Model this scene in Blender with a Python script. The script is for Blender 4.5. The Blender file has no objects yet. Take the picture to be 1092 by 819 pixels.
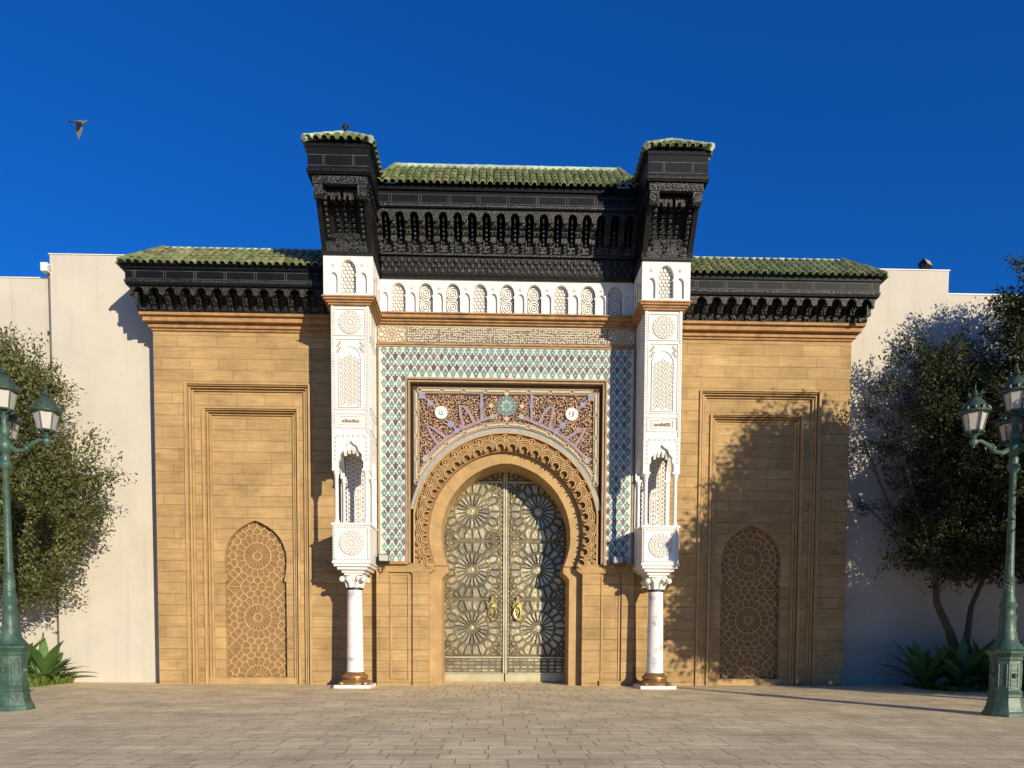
import bpy, math, random
import numpy as np
from mathutils import Vector, Matrix
from mathutils.geometry import tessellate_polygon
random.seed(7); rng = np.random.default_rng(7)
PI = math.pi
S = bpy.context.scene
COL = S.collection

# ------------------------------------------------------------------ camera
f_px, pitch, yaw, roll, sh_px = 762.789, -0.0487676, 0.0262356, -0.0048693, 305.255
cy_, sy_, cp, sp, cr, sr = math.cos(yaw), math.sin(yaw), math.cos(pitch), math.sin(pitch), math.cos(roll), math.sin(roll)
fw = Vector((sy_*cp, cy_*cp, sp)); rt = Vector((cy_, -sy_, 0)); up = rt.cross(fw)
rt2 = cr*rt - sr*up; up2 = sr*rt + cr*up
cam = bpy.data.cameras.new("camera"); cam_o = bpy.data.objects.new("camera", cam); COL.objects.link(cam_o)
M = Matrix.Identity(4)
for i in range(3):
    M[i][0] = rt2[i]; M[i][1] = up2[i]; M[i][2] = -fw[i]
M[0][3], M[1][3], M[2][3] = -0.36073, -21.5, 1.5
cam_o.matrix_world = M
cam.sensor_width = 36; cam.lens = f_px/1092*36; cam.shift_y = sh_px/1092
cam.clip_start = 0.1; cam.clip_end = 2000
S.camera = cam_o
# ------------------------------------------------------------------ sky and sun
SUN = Vector((0.63, -1.0, 0.27)).normalized()
el = math.asin(SUN.z); az = math.atan2(SUN.x, SUN.y)
w = bpy.data.worlds.new("World"); S.world = w; w.use_nodes = True
nt = w.node_tree; nt.nodes.clear()
sky = nt.nodes.new('ShaderNodeTexSky'); sky.sky_type = 'NISHITA'; sky.sun_disc = False
sky.sun_elevation = el; sky.sun_rotation = az; sky.air_density = 1.0; sky.dust_density = 0.0; sky.ozone_density = 4.0; sky.altitude = 300
hs = nt.nodes.new('ShaderNodeHueSaturation'); hs.inputs['Saturation'].default_value = 1.2
tint = nt.nodes.new('ShaderNodeMix'); tint.data_type = 'RGBA'; tint.blend_type = 'MULTIPLY'; tint.inputs['Factor'].default_value = 1.0
tint.inputs[7].default_value = (0.15, 0.57, 1.12, 1)
bgn = nt.nodes.new('ShaderNodeBackground'); bgn.inputs['Strength'].default_value = 0.135
wo = nt.nodes.new('ShaderNodeOutputWorld')
gm = nt.nodes.new('ShaderNodeGamma'); gm.inputs[1].default_value = 0.85
nt.links.new(sky.outputs[0], hs.inputs['Color']); nt.links.new(hs.outputs[0], gm.inputs[0]); nt.links.new(gm.outputs[0], tint.inputs[6])
nt.links.new(tint.outputs[2], bgn.inputs['Color']); nt.links.new(bgn.outputs[0], wo.inputs['Surface'])
sl = bpy.data.lights.new("sun", 'SUN'); sl.energy = 5.0; sl.angle = math.radians(0.5); sl.color = (1.0, 0.88, 0.68)
so = bpy.data.objects.new("sun", sl); COL.objects.link(so); so.rotation_euler = SUN.to_track_quat('Z', 'Y').to_euler(); so.location = (20, -30, 15)
S.view_settings.view_transform = 'Standard'; S.view_settings.look = 'None'; S.view_settings.exposure = 0.28; S.view_settings.gamma = 1
S.view_settings.use_curve_mapping = False

# ------------------------------------------------------------------ materials
def mat(name, col, rough=0.7, metal=0.0, var=0.12, nscale=3.0, bump=0.0, bscale=30.0, spec=0.4, island=0.0, coat=0.0, col2=None, c2scale=1.0, c2thr=0.55, c2soft=0.15, trans=0.0, streak=0.0):
    m = bpy.data.materials.new(name); m.use_nodes = True
    t = m.node_tree; N = t.nodes; L = t.links
    b = N['Principled BSDF']; b.inputs['Roughness'].default_value = rough; b.inputs['Metallic'].default_value = metal
    b.inputs['Specular IOR Level'].default_value = spec; b.inputs['Coat Weight'].default_value = coat; b.inputs['Coat Roughness'].default_value = 0.15
    tc = N.new('ShaderNodeTexCoord')
    n = N.new('ShaderNodeTexNoise'); n.inputs['Scale'].default_value = nscale; n.inputs['Detail'].default_value = 6
    L.new(tc.outputs['Object'], n.inputs['Vector'])
    mr = N.new('ShaderNodeMapRange'); mr.inputs[1].default_value = 0.25; mr.inputs[2].default_value = 0.75
    mr.inputs[3].default_value = 1-var; mr.inputs[4].default_value = 1+var
    L.new(n.outputs['Fac'], mr.inputs[0])
    src = mr.outputs[0]
    if island > 0:
        g = N.new('ShaderNodeNewGeometry'); mi = N.new('ShaderNodeMapRange')
        mi.inputs[3].default_value = 1-island; mi.inputs[4].default_value = 1+island
        L.new(g.outputs['Random Per Island'], mi.inputs[0])
        mm = N.new('ShaderNodeMath'); mm.operation = 'MULTIPLY'; L.new(src, mm.inputs[0]); L.new(mi.outputs[0], mm.inputs[1]); src = mm.outputs[0]
    if streak > 0:
        ms = N.new('ShaderNodeMapping'); ms.inputs['Scale'].default_value = (3.0, 3.0, 0.16); L.new(tc.outputs['Object'], ms.inputs[0])
        ns = N.new('ShaderNodeTexNoise'); ns.inputs['Scale'].default_value = 1.0; ns.inputs['Detail'].default_value = 7; L.new(ms.outputs[0], ns.inputs['Vector'])
        rs = N.new('ShaderNodeMapRange'); rs.inputs[1].default_value = 0.55; rs.inputs[2].default_value = 0.75; rs.inputs[3].default_value = 1.0; rs.inputs[4].default_value = 1-streak*1.6
        L.new(ns.outputs['Fac'], rs.inputs[0]); m5 = N.new('ShaderNodeMath'); m5.operation = 'MULTIPLY'; L.new(src, m5.inputs[0]); L.new(rs.outputs[0], m5.inputs[1]); src = m5.outputs[0]
    base = None
    if col2:
        n2 = N.new('ShaderNodeTexNoise'); n2.inputs['Scale'].default_value = c2scale; n2.inputs['Detail'].default_value = 8; n2.inputs['Roughness'].default_value = 0.6
        L.new(tc.outputs['Object'], n2.inputs['Vector'])
        r2 = N.new('ShaderNodeMapRange'); r2.inputs[1].default_value = c2thr-c2soft; r2.inputs[2].default_value = c2thr+c2soft
        L.new(n2.outputs['Fac'], r2.inputs[0])
        mx = N.new('ShaderNodeMix'); mx.data_type = 'RGBA'; mx.inputs[6].default_value = (*col, 1); mx.inputs[7].default_value = (*col2, 1)
        L.new(r2.outputs[0], mx.inputs[0]); base = mx.outputs[2]
    vm = N.new('ShaderNodeVectorMath'); vm.operation = 'SCALE'
    if base: L.new(base, vm.inputs[0])
    else: vm.inputs[0].default_value = col
    L.new(src, vm.inputs['Scale']); L.new(vm.outputs[0], b.inputs['Base Color'])
    if bump > 0:
        nb = N.new('ShaderNodeTexNoise'); nb.inputs['Scale'].default_value = bscale; nb.inputs['Detail'].default_value = 5
        L.new(tc.outputs['Object'], nb.inputs['Vector'])
        bp = N.new('ShaderNodeBump'); bp.inputs['Strength'].default_value = 1; bp.inputs['Distance'].default_value = bump
        L.new(nb.outputs['Fac'], bp.inputs['Height']); L.new(bp.outputs[0], b.inputs['Normal'])
    if trans > 0:
        out = N['Material Output']; tr = N.new('ShaderNodeBsdfTranslucent'); ms = N.new('ShaderNodeMixShader'); ms.inputs[0].default_value = trans
        L.new(vm.outputs[0], tr.inputs['Color']); L.new(b.outputs[0], ms.inputs[1]); L.new(tr.outputs[0], ms.inputs[2]); L.new(ms.outputs[0], out.inputs['Surface'])
    return m

def brick_mat(name, c1, c2, mortar, bw, rh, ms, horiz=False, var=0.15, stain=None, bump=0.006, rough=0.85, offs=(0, 0), grad=None):
    m = bpy.data.materials.new(name); m.use_nodes = True
    t = m.node_tree; N = t.nodes; L = t.links
    b = N['Principled BSDF']; b.inputs['Roughness'].default_value = rough; b.inputs['Specular IOR Level'].default_value = 0.25
    tc = N.new('ShaderNodeTexCoord'); sx = N.new('ShaderNodeSeparateXYZ'); L.new(tc.outputs['Object'], sx.inputs[0])
    cb = N.new('ShaderNodeCombineXYZ')
    if horiz:
        L.new(sx.outputs[0], cb.inputs[0]); L.new(sx.outputs[1], cb.inputs[1])
    else:
        ad = N.new('ShaderNodeMath'); ad.operation = 'SUBTRACT'; L.new(sx.outputs[0], ad.inputs[0]); L.new(sx.outputs[1], ad.inputs[1])
        L.new(ad.outputs[0], cb.inputs[0]); L.new(sx.outputs[2], cb.inputs[1])
    # wobble so that joints are not ruler straight
    nw = N.new('ShaderNodeTexNoise'); nw.inputs['Scale'].default_value = 2.2; L.new(tc.outputs['Object'], nw.inputs['Vector'])
    sc = N.new('ShaderNodeVectorMath'); sc.operation = 'SCALE'; sc.inputs['Scale'].default_value = 0.022; L.new(nw.outputs['Color'], sc.inputs[0])
    av = N.new('ShaderNodeVectorMath'); av.operation = 'ADD'; L.new(cb.outputs[0], av.inputs[0]); L.new(sc.outputs[0], av.inputs[1])
    a2 = N.new('ShaderNodeVectorMath'); a2.operation = 'ADD'; a2.inputs[1].default_value = (100+offs[0], 100+offs[1], 0); L.new(av.outputs[0], a2.inputs[0])
    def brick(w_, h_, o_, fr, sq):
        br = N.new('ShaderNodeTexBrick'); br.inputs['Scale'].default_value = 1; br.inputs['Brick Width'].default_value = w_; br.inputs['Row Height'].default_value = h_
        br.inputs['Mortar Size'].default_value = ms; br.inputs['Mortar Smooth'].default_value = 0.3; br.inputs['Bias'].default_value = 0
        br.offset = o_; br.offset_frequency = fr; br.squash = sq; br.squash_frequency = 3
        br.inputs['Color1'].default_value = (*c1, 1); br.inputs['Color2'].default_value = (*c2, 1); br.inputs['Mortar'].default_value = (*mortar, 1)
        L.new(a2.outputs[0], br.inputs['Vector']); return br
    br = brick(bw, rh, 0.37, 2, 0.72)
    n = N.new('ShaderNodeTexNoise'); n.inputs['Scale'].default_value = 0.9; n.inputs['Detail'].default_value = 9; n.inputs['Roughness'].default_value = 0.62
    L.new(tc.outputs['Object'], n.inputs['Vector'])
    mr = N.new('ShaderNodeMapRange'); mr.inputs[1].default_value = 0.3; mr.inputs[2].default_value = 0.7; mr.inputs[3].default_value = 1-var; mr.inputs[4].default_value = 1+var
    L.new(n.outputs['Fac'], mr.inputs[0])
    # streaky grain along the block
    mp = N.new('ShaderNodeMapping'); mp.inputs['Scale'].default_value = (1.5, 14, 14) if not horiz else (4, 12, 1); L.new(a2.outputs[0], mp.inputs[0])
    n3 = N.new('ShaderNodeTexNoise'); n3.inputs['Scale'].default_value = 1.0; n3.inputs['Detail'].default_value = 6; L.new(mp.outputs[0], n3.inputs['Vector'])
    m3 = N.new('ShaderNodeMapRange'); m3.inputs[1].default_value = 0.3; m3.inputs[2].default_value = 0.7; m3.inputs[3].default_value = 0.87; m3.inputs[4].default_value = 1.13
    L.new(n3.outputs['Fac'], m3.inputs[0])
    mm = N.new('ShaderNodeMath'); mm.operation = 'MULTIPLY'; L.new(mr.outputs[0], mm.inputs[0]); L.new(m3.outputs[0], mm.inputs[1])
    colr = br.outputs['Color']
    if stain:
        n4 = N.new('ShaderNodeTexNoise'); n4.inputs['Scale'].default_value = stain[1]; n4.inputs['Detail'].default_value = 10; n4.inputs['Roughness'].default_value = 0.65
        mp4 = N.new('ShaderNodeMapping'); mp4.inputs['Scale'].default_value = stain[3]; L.new(tc.outputs['Object'], mp4.inputs[0]); L.new(mp4.outputs[0], n4.inputs['Vector'])
        r4 = N.new('ShaderNodeMapRange'); r4.inputs[1].default_value = stain[2]; r4.inputs[2].default_value = stain[2]+0.14; r4.inputs[4].default_value = 0.6
        L.new(n4.outputs['Fac'], r4.inputs[0])
        mx = N.new('ShaderNodeMix'); mx.data_type = 'RGBA'; mx.inputs[7].default_value = (*stain[0], 1)
        L.new(r4.outputs[0], mx.inputs[0]); L.new(colr, mx.inputs[6]); colr = mx.outputs[2]
    vm = N.new('ShaderNodeVectorMath'); vm.operation = 'SCALE'; L.new(colr, vm.inputs[0]); L.new(mm.outputs[0], vm.inputs['Scale'])
    L.new(vm.outputs[0], b.inputs['Base Color'])
    iv = N.new('ShaderNodeMath'); iv.operation = 'MULTIPLY_ADD'; iv.inputs[1].default_value = -1.0; iv.inputs[2].default_value = 1.0; L.new(br.outputs['Fac'], iv.inputs[0])
    nf = N.new('ShaderNodeTexNoise'); nf.inputs['Scale'].default_value = 28; nf.inputs['Detail'].default_value = 5; L.new(tc.outputs['Object'], nf.inputs['Vector'])
    ma = N.new('ShaderNodeMath'); ma.operation = 'MULTIPLY_ADD'; ma.inputs[1].default_value = 0.5; L.new(nf.outputs['Fac'], ma.inputs[0]); L.new(iv.outputs[0], ma.inputs[2])
    bp = N.new('ShaderNodeBump'); bp.inputs['Strength'].default_value = 1; bp.inputs['Distance'].default_value = bump
    L.new(ma.outputs[0], bp.inputs['Height']); L.new(bp.outputs[0], b.inputs['Normal'])
    return m

STONE = brick_mat('sandstone_ashlar', (0.390, 0.260, 0.115), (0.335, 0.218, 0.094), (0.24, 0.15, 0.065), 1.15, 0.325, 0.005, var=0.24, stain=((0.24, 0.15, 0.068), 0.8, 0.54, (1, 1, 1.6)), bump=0.014)
STONE2 = mat('sandstone_dressed', (0.390, 0.254, 0.110), 0.85, var=0.2, nscale=2.5, bump=0.006, bscale=22, island=0.07)
STONEB = mat('sandstone_cornice', (0.36, 0.20, 0.085), 0.8, var=0.25, nscale=5, bump=0.006, bscale=25, col2=(0.23, 0.13, 0.06), c2scale=2.2, c2thr=0.58, c2soft=0.1)
CARV = mat('carved_stone', (0.42, 0.27, 0.12), 0.85, var=0.18, nscale=8, bump=0.004, bscale=60)
CARVD2 = mat('inscription_ground', (0.20, 0.16, 0.11), 0.9, var=0.2, nscale=8)
CARVD = mat('carved_stone_ground', (0.24, 0.145, 0.062), 0.9, var=0.2, nscale=8)
WHITE = mat('white_marble', (0.68, 0.67, 0.64), 0.42, var=0.05, nscale=3, spec=0.45, col2=(0.58, 0.56, 0.51), c2scale=2.0, c2thr=0.62, c2soft=0.1)
WHITEP = mat('white_plaster_carved', (0.70, 0.68, 0.64), 0.7, var=0.06, nscale=6, bump=0.006, bscale=40)
WGROOVE = mat('carving_ground', (0.36, 0.30, 0.225), 0.85, var=0.2, nscale=10)
VEIN = mat('veined_marble', (0.70, 0.69, 0.66), 0.28, var=0.04, nscale=4, spec=0.5, col2=(0.38, 0.37, 0.35), c2scale=3.2, c2thr=0.60, c2soft=0.06)
RENDER_ = mat('cream_wall_render', (0.51, 0.47, 0.395), 0.92, var=0.05, nscale=0.5, bump=0.005, bscale=9, spec=0.15, col2=(0.45, 0.41, 0.345), c2scale=0.6, c2thr=0.6, c2soft=0.14, streak=0.06)
BLACK = mat('black_carved_wood', (0.006, 0.0055, 0.0055), 0.42, var=0.3, nscale=9, bump=0.016, bscale=28, spec=0.25)
BLACKL = mat('worn_black_wood', (0.013, 0.0125, 0.012), 0.30, var=0.7, nscale=14, bump=0.03, bscale=30, spec=0.55, island=0.8)
PANEL = mat('black_painted_board', (0.005, 0.0053, 0.007), 0.5, var=0.3, nscale=2, bump=0.004, bscale=10, spec=0.15)
LINE = mat('grey_panel_line', (0.05, 0.05, 0.05), 0.6, var=0.8, nscale=2)
TILE = mat('glazed_green_tile', (0.155, 0.195, 0.070), 0.36, var=0.35, nscale=5, spec=0.5, island=0.35, col2=(0.25, 0.23, 0.115), c2scale=1.4, c2thr=0.55, c2soft=0.12)
TILED = mat('green_tile_channel', (0.035, 0.05, 0.02), 0.6, var=0.3, nscale=5)
RIDGE = mat('pale_ridge_tile', (0.36, 0.46, 0.33), 0.35, var=0.25, nscale=6, island=0.2)
ZBASE = mat('zellij_cream', (0.54, 0.56, 0.49), 0.35, var=0.15, nscale=5, island=0.05)
ZGRN = mat('zellij_green', (0.145, 0.24, 0.205), 0.25, var=0.25, nscale=9, island=0.35)
ZPUR = mat('zellij_mauve', (0.15, 0.118, 0.118), 0.3, var=0.2, nscale=9, island=0.3)
ZMINT = mat('zellij_mint', (0.33, 0.43, 0.34), 0.3, var=0.25, nscale=5, island=0.25)
GOLDL = mat('gilded_leaf_carving', (0.385, 0.245, 0.15), 0.7, var=0.3, nscale=6, island=0.4)
MAROON = mat('maroon_ground', (0.065, 0.03, 0.024), 0.85, var=0.3, nscale=9)
MAUVE = mat('mauve_strap', (0.27, 0.195, 0.225), 0.75, var=0.2, nscale=7)
BLUEM = mat('blue_mauve_strap', (0.235, 0.225, 0.31), 0.75, var=0.2, nscale=7)
STRAP = mat('cream_strap', (0.46, 0.37, 0.23), 0.75, var=0.15, nscale=6)
STRAPG = mat('grey_blue_band', (0.31, 0.30, 0.27), 0.8, var=0.15, nscale=6)
TANF = mat('tan_frame', (0.32, 0.225, 0.13), 0.8, var=0.18, nscale=6)
INSC = mat('cream_inscription', (0.55, 0.49, 0.38), 0.8, var=0.15, nscale=9)
BRASS = mat('door_bronze', (0.44, 0.385, 0.25), 0.34, metal=0.7, var=0.3, nscale=2.2, bump=0.012, bscale=12, island=0.3, col2=(0.31, 0.28, 0.19), c2scale=1.6, c2thr=0.52, c2soft=0.15)
BRASSD = mat('door_bronze_recess', (0.155, 0.135, 0.09), 0.5, metal=0.5, var=0.25, nscale=5)
BRASSP = mat('door_brass_plain', (0.50, 0.45, 0.29), 0.42, metal=0.6, var=0.2, nscale=3)
GOLD = mat('polished_brass', (0.75, 0.55, 0.18), 0.28, metal=0.9, var=0.1, nscale=6)
BASEB = mat('bronze_column_base', (0.34, 0.20, 0.09), 0.35, metal=0.6, var=0.3, nscale=7)
DARK = mat('dark_metal', (0.02, 0.02, 0.02), 0.5, var=0.2)
GRN = mat('green_painted_iron', (0.036, 0.080, 0.057), 0.45, var=0.35, nscale=5, bump=0.008, bscale=16, spec=0.45, col2=(0.07, 0.12, 0.09), c2scale=3.5, c2thr=0.56, c2soft=0.06)
GRND = mat('dark_green_lantern_roof', (0.035, 0.060, 0.045), 0.5, var=0.4, nscale=14, bump=0.012, bscale=26, spec=0.5)
GLASS = mat('frosted_lantern_glass', (0.60, 0.57, 0.52), 0.35, var=0.07, nscale=7, spec=0.5, trans=0.35)
LEAF = mat('olive_leaves', (0.098, 0.112, 0.036), 0.5, var=0.2, nscale=0.7, island=0.5, spec=0.35, col2=(0.165, 0.165, 0.055), c2scale=0.6, c2thr=0.55, c2soft=0.1, trans=0.28)
LEAFD = mat('dark_ficus_leaves', (0.040, 0.052, 0.020), 0.5, var=0.2, nscale=0.7, island=0.5, spec=0.35, col2=(0.075, 0.082, 0.028), c2scale=0.5, c2thr=0.6, c2soft=0.1, trans=0.22)
BARK = mat('grey_brown_bark', (0.10, 0.07, 0.045), 0.9, var=0.3, nscale=9, bump=0.02, bscale=18)
AGAVE = mat('broad_green_leaf', (0.10, 0.185, 0.055), 0.42, var=0.25, nscale=4, island=0.3, trans=0.15)
GRASS = mat('grass_blades', (0.11, 0.16, 0.025), 0.6, var=0.3, nscale=6, island=0.5, trans=0.3)
SOIL = mat('dry_soil', (0.15, 0.105, 0.065), 0.95, var=0.3, nscale=4, bump=0.03, bscale=9)
PIPEM = mat('weathered_grey_pipe', (0.10, 0.09, 0.08), 0.6, var=0.2)
FEA = mat('slate_grey_feathers', (0.10, 0.105, 0.12), 0.65, var=0.25, nscale=30)
FEAD = mat('dark_feathers', (0.02, 0.022, 0.03), 0.6, var=0.25, nscale=30)
FEAW = mat('pale_feathers', (0.55, 0.56, 0.58), 0.7, var=0.1, nscale=30)

# ------------------------------------------------------------------ mesh helpers
class MB:
    def __init__(s): s.v = []; s.f = []; s.m = []; s.mats = []; s.sm = False
    def mi(s, m):
        if m not in s.mats: s.mats.append(m)
        return s.mats.index(m)
    def add(s, vs, fs, m):
        o = len(s.v); s.v.extend(tuple(p) for p in vs); k = s.mi(m)
        for f in fs: s.f.append(tuple(i+o for i in f)); s.m.append(k)
    def box(s, x0, x1, y0, y1, z0, z1, m):
        s.add([(x0,y0,z0),(x1,y0,z0),(x1,y1,z0),(x0,y1,z0),(x0,y0,z1),(x1,y0,z1),(x1,y1,z1),(x0,y1,z1)],
              [(0,3,2,1),(4,5,6,7),(0,1,5,4),(1,2,6,5),(2,3,7,6),(3,0,4,7)], m)
    def prism(s, poly, y0, y1, m, cap_back=False):      # poly in xz, convex or not, front at y0
        n = len(poly); vs = [(x, y0, z) for x, z in poly]+[(x, y1, z) for x, z in poly]
        s.add(vs, [tuple(range(n))]+[(i, (i+1) % n, n+(i+1) % n, n+i) for i in range(n)]+([tuple(range(2*n-1, n-1, -1))] if cap_back else []), m)
    def yz(s, poly, x0, x1, m):                          # poly in yz extruded along x
        n = len(poly); vs = [(x0, y, z) for y, z in poly]+[(x1, y, z) for y, z in poly]
        s.add(vs, [tuple(range(n)), tuple(range(2*n-1, n-1, -1))]+[(i, (i+1) % n, n+(i+1) % n, n+i) for i in range(n)], m)
    def plate(s, outer, holes, y0, y1, m, back=False):
        loops = [outer]+holes; allp = [p for l in loops for p in l]
        tris = tessellate_polygon([[Vector((x, z, 0)) for x, z in l] for l in loops])
        n = len(allp)
        vs = [(x, y0, z) for x, z in allp]+[(x, y1, z) for x, z in allp]; fs = [tuple(t) for t in tris]
        if back: fs += [(a+n, c+n, b+n) for a, b, c in tris]
        o = 0
        for l in loops:
            k = len(l)
            for i in range(k): fs.append((o+i, o+(i+1) % k, n+o+(i+1) % k, n+o+i))
            o += k
        s.add(vs, fs, m)
    def strip(s, path, wd, y0, y1, m, closed=False):     # ribbon in xz of width wd, front y0
        n = len(path); L = []; Rr = []
        for i in range(n):
            a = path[(i-1) % n] if (closed or i > 0) else path[i]; b = path[(i+1) % n] if (closed or i < n-1) else path[i]
            dx, dz = b[0]-a[0], b[1]-a[1]; d = math.hypot(dx, dz) or 1; nx, nz = -dz/d*wd/2, dx/d*wd/2
            L.append((path[i][0]+nx, path[i][1]+nz)); Rr.append((path[i][0]-nx, path[i][1]-nz))
        vs = [(x, y0, z) for x, z in L]+[(x, y0, z) for x, z in Rr]+[(x, y1, z) for x, z in L]+[(x, y1, z) for x, z in Rr]
        fs = []
        for i in range(n if closed else n-1):
            j = (i+1) % n
            fs += [(i, j, n+j, n+i), (i, j, 2*n+j, 2*n+i), (n+i, n+j, 3*n+j, 3*n+i)]
        if not closed: fs += [(0, n, 3*n, 2*n), (n-1, 2*n-1, 4*n-1, 3*n-1)]
        s.add(vs, fs, m)
    def lathe(s, prof, c, m, seg=16, ph=0.0, axis=None):  # prof (r,z); c origin
        n = len(prof); vs = []
        for r, z in prof:
            for k in range(seg):
                a = 2*PI*k/seg+ph; vs.append((c[0]+r*math.cos(a), c[1]+r*math.sin(a), c[2]+z))
        fs = [(i*seg+k, i*seg+(k+1) % seg, (i+1)*seg+(k+1) % seg, (i+1)*seg+k) for i in range(n-1) for k in range(seg)]
        fs += [tuple(range(seg-1, -1, -1)), tuple((n-1)*seg+k for k in range(seg))]
        s.add(vs, fs, m)
    def tube(s, pts, rad, m, seg=7):
        pts = [Vector(p) for p in pts]; n = len(pts); vs = []; prev = None
        for i in range(n):
            d = (pts[min(i+1, n-1)]-pts[max(i-1, 0)]).normalized()
            u = (prev - d*prev.dot(d)).normalized() if prev is not None and (prev - d*prev.dot(d)).length > 1e-4 else d.orthogonal().normalized()
            prev = u; v_ = d.cross(u); r = rad[i] if isinstance(rad, (list, tuple)) else rad
            for k in range(seg):
                a = 2*PI*k/seg; vs.append(pts[i]+(u*math.cos(a)+v_*math.sin(a))*r)
        fs = [(i*seg+k, i*seg+(k+1) % seg, (i+1)*seg+(k+1) % seg, (i+1)*seg+k) for i in range(n-1) for k in range(seg)]
        fs += [tuple(range(seg-1, -1, -1)), tuple((n-1)*seg+k for k in range(seg))]
        s.add(vs, fs, m)
    def ball(s, c, r, m, seg=10, rings=6, sc=(1, 1, 1)):
        prof = [(math.sin(PI*i/rings)*r, -math.cos(PI*i/rings)*r) for i in range(rings+1)]
        o = len(s.v); s.lathe([(max(a, 1e-4), b) for a, b in prof], (0, 0, 0), m, seg)
        for i in range(o, len(s.v)):
            x, y, z = s.v[i]; s.v[i] = (c[0]+x*sc[0], c[1]+y*sc[1], c[2]+z*sc[2])
    def xf(s, fn): s.v = [tuple(fn(p)) for p in s.v]; return s
    def merge(s, o, fn=None):
        off = len(s.v); s.v.extend(tuple(fn(p)) if fn else p for p in o.v)
        mp = [s.mi(m) for m in o.mats]
        for f, k in zip(o.f, o.m): s.f.append(tuple(i+off for i in f)); s.m.append(mp[k])

def children(o): return [c for c in bpy.data.objects if c.parent == o]
def build(name, mb, parent=None, smooth=False, label=None, bevel=0):
    me = bpy.data.meshes.new(name); me.from_pydata(mb.v, [], mb.f)
    for m in mb.mats: me.materials.append(m)
    me.polygons.foreach_set('material_index', mb.m)
    import bmesh
    bm = bmesh.new(); bm.from_mesh(me); bmesh.ops.recalc_face_normals(bm, faces=bm.faces); bm.to_mesh(me); bm.free()
    if smooth:
        me.polygons.foreach_set('use_smooth', [True]*len(me.polygons))
        try: me.set_sharp_from_angle(angle=math.radians(38))
        except Exception: pass
    o = bpy.data.objects.new(name, me); COL.objects.link(o)
    if parent is not None: o.parent = parent
    if label: o['label'] = label
    if bevel:
        b = o.modifiers.new('bevel', 'BEVEL'); b.width = bevel; b.segments = 2; b.limit_method = 'ANGLE'
    return o
def tag(o, label, cat, group=None):
    o['label'] = label; o['category'] = cat
    if group: o['group'] = group
    return o
def thing(name, loc, label, cat, group=None, rz=0):
    o = bpy.data.objects.new(name, None); COL.objects.link(o); o.location = loc; o.rotation_euler = (0, 0, rz)
    return tag(o, label, cat, group)
def struct(o): o['kind'] = 'structure'; return o
def copy_tree(o, parent=None):
    c = o.copy(); COL.objects.link(c); c.parent = parent
    for ch in children(o): copy_tree(ch, c)
    return c
def rect(x0, x1, z0, z1): return [(x0, z0), (x1, z0), (x1, z1), (x0, z1)]
def arc_r(a, c, zc, z):                                   # half width of a pointed horseshoe arch at height z
    r = a+c; return -c+math.sqrt(max(r*r-(z-zc)**2, 0))
def horseshoe(a, apex, zc, zf, n=24):                     # left foot up over the apex to the right foot
    h = apex-zc; c = max((h*h-a*a)/(2*a), 0.0); r = a+c
    t0 = math.asin(max(-1, (zf-zc)/r)); t1 = math.asin(min(1, h/r))
    right = [(-c+r*math.cos(t0+(t1-t0)*i/n), zc+r*math.sin(t0+(t1-t0)*i/n)) for i in range(n+1)]
    right[-1] = (0.0, apex)
    return [(-x, z) for x, z in right[:-1]]+right[::-1]
def resample(path, n):
    d = [0]
    for a, b in zip(path, path[1:]): d.append(d[-1]+math.hypot(b[0]-a[0], b[1]-a[1]))
    out = []; j = 0
    for k in range(n):
        t = d[-1]*k/(n-1)
        while j < len(d)-2 and d[j+1] < t: j += 1
        u = (t-d[j])/max(d[j+1]-d[j], 1e-9); a, b = path[j], path[j+1]
        L_ = math.hypot(b[0]-a[0], b[1]-a[1])
        out.append(((a[0]+(b[0]-a[0])*u, a[1]+(b[1]-a[1])*u), ((b[0]-a[0])/L_, (b[1]-a[1])/L_)))
    return out
def clip(poly, nx, nz, d):
    out = []; n = len(poly)
    for i in range(n):
        p, q = poly[i], poly[(i+1) % n]; a = p[0]*nx+p[1]*nz-d; b = q[0]*nx+q[1]*nz-d
        if a <= 0: out.append(p)
        if (a < 0 < b) or (b < 0 < a):
            t = a/(a-b); out.append((p[0]+(q[0]-p[0])*t, p[1]+(q[1]-p[1])*t))
    return out
def voronoi(seeds, x0, x1, z0, z1, gap, outer=None):
    P = np.array(seeds); cells = []
    for i, s in enumerate(P):
        if not (x0-.05 < s[0] < x1+.05 and z0-.05 < s[1] < z1+.05): continue
        d = np.hypot(*(P-s).T); idx = np.argsort(d)[1:26]
        poly = rect(x0+gap, x1-gap, z0+gap, z1-gap) if outer is None else outer
        for j in idx:
            if d[j] < 1e-5: continue
            nx, nz = (P[j]-s)/d[j]; m = (P[j]+s)/2
            poly = clip(poly, nx, nz, m[0]*nx+m[1]*nz-gap)
            if len(poly) < 3: break
        if len(poly) >= 3:
            q = [poly[0]]
            for p in poly[1:]:
                if math.hypot(p[0]-q[-1][0], p[1]-q[-1][1]) > 0.004: q.append(p)
            if len(q) >= 3: cells.append(q)
    return cells
def pillow(mb, cells, y0, h, inset, m):
    for c in cells:
        cx = sum(p[0] for p in c)/len(c); cz = sum(p[1] for p in c)/len(c); n = len(c)
        rad = min(math.hypot(p[0]-cx, p[1]-cz) for p in c)
        if rad < 0.008: continue
        k = max(0.25, 1-inset/rad)
        vs = [(x, y0, z) for x, z in c]+[(cx+(x-cx)*k, y0-h, cz+(z-cz)*k) for x, z in c]
        mb.add(vs, [tuple(range(n, 2*n))]+[(i, (i+1) % n, n+(i+1) % n, n+i) for i in range(n)], m)
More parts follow.
